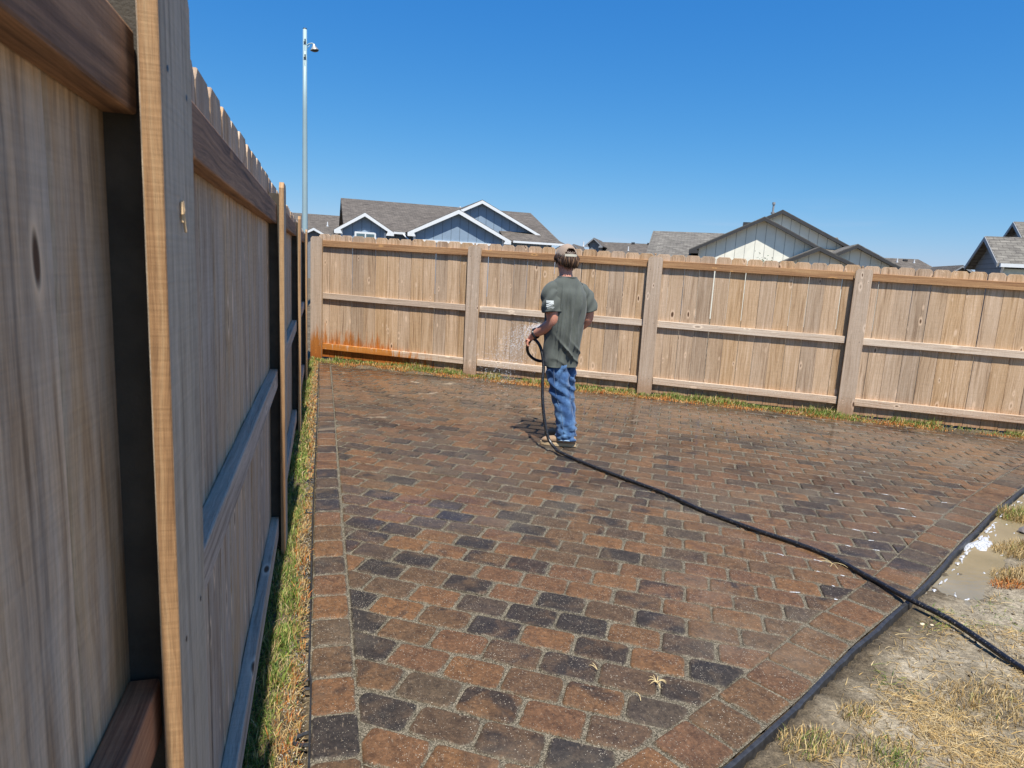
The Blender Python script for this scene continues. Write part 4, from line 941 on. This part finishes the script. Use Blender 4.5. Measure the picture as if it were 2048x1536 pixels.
# treetop peeking over the fence
tr = empty('small_tree', (15.2, 10.2, -.3)); tag(tr, 'tiny green treetop peeking over the back fence on the right', 'tree')
q = MB(); q.tube([(0, 0, 0), (.02, 0, 1.2), (-.01, .02, 2.35)], [.05, .035, .012], 8)
for k in range(6): a = k*1.1; q.tube([(0, 0, 1.5+k*.12), (.18*math.cos(a), .18*math.sin(a), 1.8+k*.12)], [.014, .004], 5)
q.build('trunk', simple('bark', (.16, .11, .07), .9), tr)
nL = 500; c_ = RNG.normal(0, 1, (nL, 3))*np.array([.20, .2, .22])+np.array([0, 0, 2.15]); s_ = .035
d1 = RNG.normal(0, 1, (nL, 3)); d1 /= np.linalg.norm(d1, axis=1)[:, None]; d2 = np.cross(d1, RNG.normal(0, 1, (nL, 3))); d2 /= np.linalg.norm(d2, axis=1)[:, None]
V = np.stack([c_-d1*s_, c_+d2*s_*.5, c_+d1*s_, c_-d2*s_*.5], 1).reshape(-1, 3); F = np.arange(nL*4).reshape(-1, 4)
fastmesh('crown', V, F, M['grass'], tr, colors=np.repeat(pick([(.06, .11, .03), (.09, .15, .04)], nL), 4, 0))
# ------------------------------------------------------------------ the man
person = empty('person', MO, -MAZ); tag(person, 'man in grey green shirt, jeans and backwards turned cap holding a hose', 'person')
PSI = R_(35); FW = Vector((-math.sin(PSI), math.cos(PSI), 0)); RT = Vector((math.cos(PSI), math.sin(PSI), 0))
SKIN, ntk, bk = newmat('skin'); obk = N(ntk, "ShaderNodeTexCoord").outputs['Object']
ntk.links.new(ramp(ntk, noise(ntk, obk, 18, 4), [(.3, (.54, .23, .15)), (.7, (.63, .31, .215))]), bk.inputs['Base Color']); bk.inputs['Roughness'].default_value = .5
bk.inputs['Subsurface Weight'].default_value = .15; bk.inputs['Subsurface Radius'].default_value = (.01, .004, .002)
def cloth(name, col, wr, scale=9, strength=.6, dark=None, fadecol=None, faded=0):
    m, nt, b = newmat(name); ob = N(nt, "ShaderNodeTexCoord").outputs['Object']
    n1 = noise(nt, scaled(nt, ob, wr), scale, 3, .5, .3); n2 = noise(nt, ob, 500, 2)
    c = ramp(nt, noise(nt, ob, 9, 4), [(.3, tuple(x*.88 for x in col)), (.7, tuple(x*1.1 for x in col))])
    if faded: c = mix(nt, ramp(nt, noise(nt, scaled(nt, ob, (1.3, 1.3, .7)), 9, 3, .6), [(.42, g(0)), (.68, g(faded))]), c, fadecol)
    nt.links.new(c, b.inputs['Base Color']); b.inputs['Roughness'].default_value = .85; b.inputs['Specular IOR Level'].default_value = .2
    b.inputs['Sheen Weight'].default_value = .15
    bump(nt, b, math_(nt, 'ADD', n1, math_(nt, 'MULTIPLY', n2, .04)), strength, .02); return m
SHIRT = cloth('grey_green_jersey', (.092, .102, .090), (1, 1, .35), 14, .35)
DENIM = cloth('blue_denim', (.030, .075, .18), (1, 1, 1.6), 13, .45, fadecol=(.17, .33, .56), faded=.6)
CAPM = cloth('tan_cap_cotton', (.30, .225, .17), (1, 1, 1), 10, .15)
HAIRM = newmat('brown_hair'); hb = HAIRM[2]; tcn = N(HAIRM[1], "ShaderNodeNewGeometry").outputs['Random Per Island']
HAIRM[1].links.new(ramp(HAIRM[1], tcn, [(0, (.022, .011, .006)), (.65, (.055, .027, .014)), (.92, (.12, .062, .03)), (1, (.25, .15, .08))]), hb.inputs['Base Color']); hb.inputs['Roughness'].default_value = .45; HAIRM = HAIRM[0]
SHOE = cloth('tan_leather', (.30, .20, .125), (1, 1, 1), 20, .2); SOLE = simple('shoe_sole', (.52, .38, .22), .7); WATCH = simple('black_watch', (.015, .015, .017), .25)
# body: one skinned mesh
def skin_body():
    V = []; E = []; Rd = []; roots = []
    def v(p, r): V.append(Vector(p)); Rd.append(r); return len(V)-1
    def chain(ix, pts):
        last = ix
        for p, r in pts:
            k = v(p, r)
            if last is not None: E.append((last, k))
            last = k
        return last
    pel = v((0, 0, .86), (.11, .09)); roots.append(pel)
    ch = chain(pel, [((0, .0, .98), (.105, .08)), ((0, 0, 1.12), (.11, .08)), ((.0, 0, 1.25), (.115, .08)), ((.0, -.005, 1.36), (.085, .065))])
    nk = chain(ch, [((-.008, -.01, 1.44), (.060, .058)), ((-.014, 0, 1.49), (.056, .055)), ((-.018, .01, 1.55), (.066, .078)), ((-.020, .012, 1.60), (.074, .090)), ((-.020, .01, 1.66), (.062, .078)), ((-.020, .01, 1.69), (.03, .04))])
    # left arm
    sl = -RT*.145; la = chain(ch, [((sl.x, sl.y, 1.355), (.050, .050)), ((-.112, -.112, 1.25), (.060, .058)), ((-.098, -.126, 1.13), (.062, .060)), ((-.088, -.124, 1.072), (.056, .055)), ((-.13, -.088, 1.032), (.058, .054)), ((-.19, -.035, .988), (.046, .043)), ((-.252, .018, .945), (.031, .034))])
    chain(la, [((-.275, .035, .918), (.030, .018)), ((-.288, .047, .895), (.034, .018))])
    sr = RT*.145; ra = chain(ch, [((sr.x, sr.y, 1.35), (.050, .050)), ((.185, .118, 1.25), (.056, .055)), ((.208, .125, 1.14), (.057, .055)), ((.205, .13, 1.09), (.052, .052)), ((.155, .20, 1.035), (.052, .048)), ((.10, .27, .99), (.034, .034)), ((.065, .315, .955), (.027, .031))])
    chain(ra, [((.045, .335, .945), (.032, .018)), ((.03, .35, .945), (.034, .018))])
    ll = chain(pel, [((-.055, -.035, .76), (.085, .085)), ((-.03, -.045, .62), (.075, .075)), ((.0, -.055, .46), (.055, .055)), ((.05, -.07, .28), (.05, .05)), ((.085, -.085, .10), (.035, .035)), ((.085, -.085, .04), (.035, .035))])
    lr = chain(pel, [((.055, .04, .76), (.085, .085)), ((.06, .06, .62), (.075, .075)), ((.07, .08, .46), (.055, .055)), ((.085, .09, .28), (.05, .05)), ((.09, .095, .10), (.035, .035)), ((.09, .095, .04), (.035, .035))])
    def fingers(base, dirv, across, grip, thumbdir):
        base = Vector(base); dirv = Vector(dirv).normalized(); across = Vector(across).normalized(); grip = Vector(grip).normalized()
        for i, (o, L) in enumerate(((-1.5, .9), (-.5, 1.0), (.5, .95), (1.5, .78))):
            b0 = base+across*(o*.016)
            k = v(b0-dirv*.012, (.0085, .0085)); roots.append(k)
            chain(k, [(b0+dirv*.012, (.0088, .0088)), (b0+dirv*(.026*L)+grip*.014, (.0082, .0082)), (b0+dirv*(.024*L)+grip*.034*L, (.0076, .0076)), (b0+dirv*(.006)+grip*.044*L, (.0068, .0068))])
        b0 = base-dirv*.03+across*(-.024); td = Vector(thumbdir).normalized(); k = v(b0, (.010, .010)); roots.append(k)
        chain(k, [(b0+td*.022+grip*.006, (.0105, .0105)), (b0+td*.034+grip*.026, (.0092, .0092)), (b0+td*.028+grip*.046, (.0078, .0078))])
    # the hose passes through the curled hand: fingers wrap under it
    fingers((-.293, .055, .905), (-.62, .55, -.1), (.62, .62, .48), (.35, -.1, -.93), (-.55, -.05, -.35))
    fingers((.02, .36, .965), (-.75, .45, .2), (.45, .62, .5), (.25, .2, -.9), (-.5, .2, -.1))
    me = bpy.data.meshes.new('body'); me.from_pydata(V, E, []); o = link('body', me, SKIN, person)
    md = o.modifiers.new('skin', 'SKIN'); md.use_smooth_shade = True
    if not me.skin_vertices: 
        bpy.context.view_layer.objects.active = o; bpy.ops.mesh.customdata_skin_add() if False else None
    sv = me.skin_vertices[0].data if me.skin_vertices else None
    if sv:
        for i, r in enumerate(Rd): sv[i].radius = r; sv[i].use_root = i in roots
    sb_ = o.modifiers.new('sub', 'SUBSURF'); sb_.levels = 2; sb_.render_levels = 2
    return o
body = skin_body()
# face details on the head (mostly turned away)
HC = Vector((-.020, .012, 1.60)); HF = Vector((-math.sin(R_(28)), math.cos(R_(28)), 0)); HR_ = Vector((HF.y, -HF.x, 0))
def ell(mb, c, rx, ry, rz, ax=HR_, ay=HF, n=12, m_=8):
    vs = []; fs = []; c = Vector(c)
    for i in range(m_+1):
        ph = math.pi*i/m_
        for k in range(n): t = 2*math.pi*k/n; vs.append(c+ax*(rx*math.sin(ph)*math.cos(t))+ay*(ry*math.sin(ph)*math.sin(t))+UP*(rz*math.cos(ph)))
    for i in range(m_):
        for k in range(n): fs.append([i*n+k, (i+1)*n+k, (i+1)*n+(k+1) % n, i*n+(k+1) % n])
    mb.add(vs, fs)
q = MB(); ell(q, HC-HR_*.077+UP*.0, .010, .018, .030); q.build('ear', SKIN, person, smooth=True)
q = MB(); ell(q, HC+HR_*.077+UP*.0, .010, .018, .030); q.build('ear', SKIN, person, smooth=True)
q = MB(); ell(q, HC+HF*.098-UP*.012, .013, .018, .022); q.build('nose', SKIN, person, smooth=True)
EYE = simple('eye_white', (.7, .7, .68), .2); LIP = simple('lips', (.42, .16, .13), .5)
for s in (-1, 1): q = MB(); ell(q, HC+HF*.082+HR_*(.03*s)+UP*.012, .013, .008, .008); q.build('eye', EYE, person, smooth=True)
q = MB(); ell(q, HC+HF*.084-UP*.052, .024, .008, .007); q.build('mouth', LIP, person, smooth=True)
# lofted garments
def loft(mb, rings, n=64, disp=None, cap0=False, cap1=False, closed=True):
    """ring: (centre, axisX, axisY, exponent)"""
    base = len(mb.v); vs = []
    for i, (c, ax, ay) in enumerate(rings):
        for k in range(n):
            t = 2*math.pi*k/n; cx, sx = math.cos(t), math.sin(t)
            ex = .85; px = abs(cx)**ex*(1 if cx >= 0 else -1); py = abs(sx)**ex*(1 if sx >= 0 else -1)
            p = Vector(c)+Vector(ax)*px+Vector(ay)*py
            if disp:
                nrm = (Vector(ax)*px+Vector(ay)*py); L = nrm.length
                if L > 1e-5: p += nrm/L*disp(t, i/(len(rings)-1), p)
            vs.append(p)
    fs = []
    for i in range(len(rings)-1):
        for k in range(n): fs.append([i*n+k, i*n+(k+1) % n, (i+1)*n+(k+1) % n, (i+1)*n+k])
    if cap0: fs.append(list(range(n))[::-1])
    if cap1: fs.append([(len(rings)-1)*n+k for k in range(n)])
    mb.add(vs, fs)
def interp(keys, m_):
    """keys: list of (u, tuple); returns m_ samples smoothly interpolated"""
    us = [k[0] for k in keys]; A_ = np.array([k[1] for k in keys], float); out = []
    for u in np.linspace(us[0], us[-1], m_):
        i = min(max(np.searchsorted(us, u)-1, 0), len(us)-2); t = (u-us[i])/(us[i+1]-us[i]); t_ = t
        p0 = A_[max(i-1, 0)]; p1 = A_[i]; p2 = A_[i+1]; p3 = A_[min(i+2, len(us)-1)]
        out.append(.5*((2*p1)+(p2-p0)*t_+(2*p0-5*p1+4*p2-p3)*t_**2+(-p0+3*p1-3*p2+p3)*t_**3))
    return out
# shirt torso: keys by height (cx, cy, z, half width, half depth)
keys = [(0, (-.012, .0, .690, .158, .124)), (.08, (-.010, 0, .72, .158, .124)), (.25, (.000, 0, .83, .164, .125)), (.42, (.004, 0, .95, .172, .127)), (.6, (.004, 0, 1.09, .184, .130)), (.76, (.004, 0, 1.22, .190, .130)), (.86, (.004, 0, 1.31, .188, .122)),
        (.92, (.004, 0, 1.365, .160, .102)), (.96, (.004, -.004, 1.405, .135, .088)), (.985, (.004, -.008, 1.435, .100, .076)), (1, (.004, -.010, 1.452, .082, .070))]
def fold(t, u, p):
    # drapes fall from the shoulder blades; diagonal folds gather at the lower left back
    a = math.cos(t); b = math.sin(t); ss = -(p.x*FW.x+p.y*FW.y)*5
    back = max(0, -b)
    q1 = (p.x-.07*(p.z-1.1))*78+.9*math.sin(p.z*4.2); rid = (1-abs(math.sin(q1*.8)))**1.6*1.6-.5
    rid2 = (1-abs(math.sin(q1*.57+p.z*3+1)))**1.8*1.6-.35
    dr = (.012*rid+.013*rid2)*(back**.7 if back > 0 else 0)*min(1, max(0, (1.43-p.z)*5))*min(1, max(0, (p.z-.70)*3)+.35)*(1 if p.x > -.06 else .45)
    low = max(0, 1-abs(p.z-.84)/.18)
    q2 = p.z*19+p.x*17+1.5*math.sin(p.x*13+p.z*6); dg = .020*low*back*((1-abs(math.sin(q2)))**2*1.8-.45)*(.55+.45*math.sin(p.x*9+p.z*15+2))
    sway = .006*math.sin(t*3+p.z*14)+.004*math.sin(t*7-p.z*22)
    hem = .006*math.sin(t*5+1)*max(0, 1-u*9)
    return (dr+dg+sway*min(1, (1-u)*4)+hem)
sh = MB(); R0 = []
for k_ in interp(keys, 120):
    cx, cyy, z, hw, hd_ = k_; tilt = .0
    R0.append(((cx, cyy, z), RT*hw, FW*hd_))
loft(sh, R0, 180, fold)
def sleeve(mb, pts, rad, n=36, m_=20, side_=1):
    P = interp([(i/(len(pts)-1), (*p, r)) for i, (p, r) in enumerate(zip(pts, rad))], m_); rings = []
    for i, q_ in enumerate(P):
        c = Vector(q_[:3]); a = Vector(P[max(i-1, 0)][:3]); b = Vector(P[min(i+1, m_-1)][:3]); d_ = (b-a).normalized(); ax = d_.cross(FW).normalized(); ay = ax.cross(d_).normalized()
        rings.append((c, ax*q_[3], ay*q_[3]*1.02))
    loft(mb, rings, n, lambda t, u, p: .006*math.sin(u*17+t*2+p.x*30)*min(1, u*4)+.004*math.sin(t*4+u*6))
sl = -RT*.115; sleeve(sh, [(sl.x, sl.y, 1.372), (-.130, -.098, 1.325), (-.118, -.115, 1.25), (-.108, -.126, 1.155)], [.052, .067, .073, .074])
sr = RT*.115; sleeve(sh, [(sr.x, sr.y, 1.372), (.150, .105, 1.32), (.188, .118, 1.25), (.214, .128, 1.168)], [.052, .064, .067, .068])
so = sh.build('shirt', SHIRT, person, smooth=True); sm_ = so.modifiers.new('solid', 'SOLIDIFY'); sm_.thickness = .003; sm_.offset = -1
# collar rib
q = MB(); ring = [Vector((.004, -.010, 1.452))+RT*(.082*math.cos(t))+FW*(.070*math.sin(t)) for t in np.linspace(0, 2*math.pi, 33)]; q.tube(ring, .006, 8, cap=False); q.build('collar', SHIRT, person, smooth=True)
# sleeve emblem: white flag-like panel with wavy stripes and a line of marks below
lg = MB(); WHITE = simple('white_print', (.58, .61, .59), .7)
def onsleeve(u, v_):   # u across (-1..1), v height in metres above the hem
    c = Vector((-.108-.010*(v_/.10), -.126+.011*(v_/.10), 1.155+v_)); a = R_(-97)+u*.50; return c+Vector((math.cos(a), math.sin(a), 0))*.0865
def patch(u0, u1, f0, f1, n=10):
    vs = []; 
    for i in range(n+1): u = u0+(u1-u0)*i/n; vs += [onsleeve(u, f0(u)), onsleeve(u, f1(u))]
    lg.add(vs, [[2*i, 2*i+2, 2*i+3, 2*i+1] for i in range(n)])
wv = lambda u: .007*math.sin(u*3.2+.4)
patch(-.75, .75, lambda u: .082+wv(u)*.4, lambda u: .101); patch(-.75, .75, lambda u: .066+wv(u), lambda u: .078+wv(u)); patch(-.75, .55, lambda u: .054+wv(u)*.9+(.006*u if u > 0 else 0), lambda u: .062+wv(u))
patch(-.82, .8, lambda u: .045, lambda u: .049)
for u in (-.5, -.22, .05, .32, .55): patch(u-.07, u+.05, lambda u: .034, lambda u: .040, 2)
lg.build('sleeve_emblem', WHITE, person)
# jeans
jn = MB()
def leg(keys, sd_):
    rings = []
    for cx, cyy, z, hw, hd_ in interp(keys, 54): rings.append(((cx, cyy, z), Vector((hw, 0, 0)), Vector((0, hd_, 0))))
    def dsp(t, u, p):
        z = p.z; kn = max(0, 1-abs(z-.50)/.16); an = max(0, 1-abs(z-.12)/.14); th = max(0, 1-abs(z-.66)/.12)
        s = .0035*math.sin(z*60+t*3+sd_)+.003*math.sin(z*33-t*2+sd_*2)
        rd = lambda x: (1-abs(math.sin(x)))**1.5*1.6-.5; s += kn*.014*rd(z*38+p.x*26+sd_*1.7)+an*.016*rd(z*62+1.2*math.sin(t*2)+sd_)+th*.012*rd(z*24-p.x*32+sd_)
        return s
    loft(jn, rings, 56, dsp)
leg([(0, (-.030, -.022, .80, .088, .082)), (.18, (-.035, -.035, .70, .095, .092)), (.38, (-.014, -.045, .56, .090, .092)), (.55, (.010, -.052, .44, .082, .082)), (.7, (.045, -.062, .32, .078, .080)), (.85, (.075, -.078, .19, .080, .082)), (.94, (.082, -.083, .10, .083, .085)), (1, (.086, -.085, .060, .080, .083))], 0)
leg([(0, (.036, .025, .80, .086, .080)), (.18, (.045, .045, .70, .088, .088)), (.38, (.052, .060, .56, .080, .088)), (.55, (.060, .075, .44, .073, .08)), (.7, (.075, .088, .32, .071, .076)), (.85, (.088, .095, .19, .074, .078)), (.94, (.09, .097, .10, .077, .08)), (1, (.09, .098, .060, .074, .078))], 2.1)
R1 = [((-.0, 0, z), RT*w_, FW*d_) for z, w_, d_ in ((.70, .115, .09), (.76, .125, .095), (.82, .125, .095), (.90, .12, .09))]
loft(jn, R1, 48)
jo = jn.build('jeans', DENIM, person, smooth=True); s_ = jo.modifiers.new('solid', 'SOLIDIFY'); s_.thickness = .003; s_.offset = -1
SEAM = simple('jeans_seam', (.14, .20, .30), .8)
q = MB(); sp_ = []
for cx, cyy, z in [(-.060, -.133, .71), (-.055, -.135, .62), (-.04, -.138, .52), (-.015, -.134, .42), (.02, -.140, .32), (.045, -.157, .22), (.06, -.166, .12), (.065, -.166, .05)]: sp_.append((cx, cyy, z))
q.tube(catmull(sp_, 6), .0022, 5); q.build('seam', SEAM, person)
# hems
for cx, cyy, r1, r2 in ((.086, -.085, .080, .083), (.09, .098, .074, .078)):
    q = MB(); q.tube([(cx+r1*1.02*math.cos(t), cyy+r2*1.02*math.sin(t), .062+.004*math.sin(3*t)) for t in np.linspace(0, 2*math.pi, 29)], .006, 7, cap=False); q.build('hem', cloth('pale_hem', (.26, .36, .47), (1, 1, 1)), person, smooth=True)
# shoes
def shoe(heel, ang, sc=1.0):
    f = Vector((-math.cos(ang), math.sin(ang), 0)); s_ = Vector((f.y, -f.x, 0)); H = Vector(heel)
    root = MB(); rings = []
    for u, w_, h_ in ((0, .018, .035), (.03, .034, .075), (.12, .038, .088), (.28, .040, .092), (.42, .042, .078), (.58, .046, .062), (.74, .049, .054), (.88, .043, .046), (.96, .03, .034), (1, .008, .015)):
        rings.append((H+f*(u*.285*sc)+UP*(.028+h_*.42), s_*w_, UP*(h_*.5)))
    loft(root, rings, 24, None, True, True); sh_ = root.build('shoe', SHOE, person, smooth=True)
    q = MB(); vs = []; n = 28
    for z, gsc in ((0, .97), (.004, 1.0), (.022, 1.0), (.030, .96)):
        for k in range(n):
            t = 2*math.pi*k/n; u = (1-math.cos(t))/2; wd = .047*math.sin(t)*(1 if u > .45 else .86)
            p_ = H+f*(u*.300*sc-.006)+s_*wd*gsc+UP*z; vs.append(p_)
    fs = [[r*n+k, r*n+(k+1) % n, (r+1)*n+(k+1) % n, (r+1)*n+k] for r in range(3) for k in range(n)]+[list(range(n))[::-1], [3*n+k for k in range(n)]]
    q.add(vs, fs); q.build('sole', SOLE, sh_, bevel=.002)
    q = MB()
    for i in range(4): p_ = H+f*(.13+i*.02)+UP*(.105-i*.011); q.tube([p_-s_*.02, p_+UP*.004, p_+s_*.02], .0025, 6)
    q.build('laces', simple('laces', (.35, .26, .18), .8), sh_)
shoe((.172, -.098, .001), R_(4), 1.06); shoe((.15, .105, .001), R_(22), .98)
# cap, worn backwards: opening and strap at the back of the head
cp_ = MB(); rings = []; n = 48; CC = HC+UP*.018-HF*.002; vs = []; fs = []
rows_ = 14; keep = {}
for i in range(rows_+1):
    ph = (math.pi/2)*i/rows_; rr = math.cos(ph)**.85; zz = math.sin(ph)*.108
    for k in range(n):
        t = 2*math.pi*k/n; vs.append(CC+HR_*(.089*rr*math.cos(t))+HF*(.106*rr*math.sin(t))+UP*(zz-.006*math.sin(t)))
for i in range(rows_):
    for k in range(n):
        tm = 2*math.pi*(k+.5)/n; db = abs((tm-1.5*math.pi+math.pi) % (2*math.pi)-math.pi)   # angle from the back
        if db < .62 and 1 <= i < 6 and (db/.62)**2+((i-1)/5.0)**2 < 1.0: continue
        fs.append([i*n+k, i*n+(k+1) % n, (i+1)*n+(k+1) % n, (i+1)*n+k])
cp_.add(vs, fs); cpo = cp_.build('cap', CAPM, person, smooth=True); s_ = cpo.modifiers.new('solid', 'SOLIDIFY'); s_.thickness = .003
q = MB(); pts_ = []
for t in np.linspace(1.5*math.pi-.66, 1.5*math.pi+.66, 12): pts_.append(CC+HR_*(.0915*math.cos(t))+HF*(.1085*math.sin(t))+UP*(.006-.006*math.sin(t)+.004))
vs = []; 
for p_ in pts_: vs += [p_-UP*.010, p_+UP*.010]
q.add(vs, [[2*i, 2*i+2, 2*i+3, 2*i+1] for i in range(len(pts_)-1)]); o = q.build('strap', simple('cap_strap', (.62, .58, .47), .7), cpo); s_ = o.modifiers.new('solid', 'SOLIDIFY'); s_.thickness = .003; s_.offset = 1
q = MB(); vs = []                                   # brim, pointing ahead
for i in range(9):
    t = R_(35)+R_(110)*i/8; a = CC+HR_*(.089*math.cos(t))+HF*(.106*math.sin(t)); b = CC+HR_*(.085*math.cos(t))+HF*(.106*math.sin(t)+.068*math.sin((t-R_(35))/R_(110)*math.pi)**.6)-UP*.012
    vs += [a, b]
q.add(vs, [[2*i, 2*i+2, 2*i+3, 2*i+1] for i in range(8)]); o = q.build('brim', CAPM, cpo, smooth=True); s_ = o.modifiers.new('solid', 'SOLIDIFY'); s_.thickness = .004
q = MB(); ell(q, CC+UP*.109, .007, .007, .004); q.build('button', CAPM, cpo, smooth=True)
# hair: locks falling from under the cap
hm = MB()
for i in range(300):
    t = random.uniform(math.pi*1.0-.25, math.pi*2.0+.25); up0 = random.uniform(-.005, .028)
    r0_, r1_ = .078+random.uniform(0, .008), .094+random.uniform(0, .008)
    p0 = CC+HR_*(r0_*math.cos(t))+HF*(r1_*math.sin(t))+UP*up0
    bk_ = max(0, -math.sin(t)); L = .045+.058*bk_+random.uniform(-.018, .012); fl = random.uniform(-.004, .018)*(1-bk_*.5)+ (.016 if math.cos(t) > .55 else 0)
    out = (HR_*math.cos(t)+HF*math.sin(t)); sd_ = HR_*random.uniform(-.018, .018)
    p1 = p0+out*(.010+fl*.5)-UP*L*.5+sd_*.4; p2 = p0+out*(fl-.012*bk_)-UP*L+sd_+HR_*(-math.cos(t)*.012*bk_)
    c = catmull([p0, p1, p2], 4); hm.tube(c, [.0055*(1-.8*(j/(len(c)-1))**2) for j in range(len(c))], 5)
for i in range(40):     # hair showing through the cap opening
    t = 1.5*math.pi+random.uniform(-.6, .6); p0 = CC+HR_*(.076*math.cos(t))+HF*(.092*math.sin(t))+UP*random.uniform(.035, .05); hm.tube([p0, p0+UP*-.02+HR_*random.uniform(-.01, .01), p0-UP*.045+HR_*random.uniform(-.01, .01)], .006, 5)
hm.build('hair', HAIRM, person, smooth=True)
# watch on the left wrist
wc = Vector((-.238, .006, .955)); wd_ = Vector((-.252+.19, .018+.035, .945-.99)).normalized(); ax = wd_.cross(UP).normalized(); ay = ax.cross(wd_).normalized()
q = MB(); q.tube([wc+ax*(.034*math.cos(t))+ay*(.036*math.sin(t)) for t in np.linspace(0, 2*math.pi, 25)], .012, 8, cap=False); wo = q.build('watch', WATCH, person, smooth=True)
q = MB(); q.board(wc+ay*.036, ay, wd_, ax, .012, .036, .034); q.build('watch_face', WATCH, wo, bevel=.004)
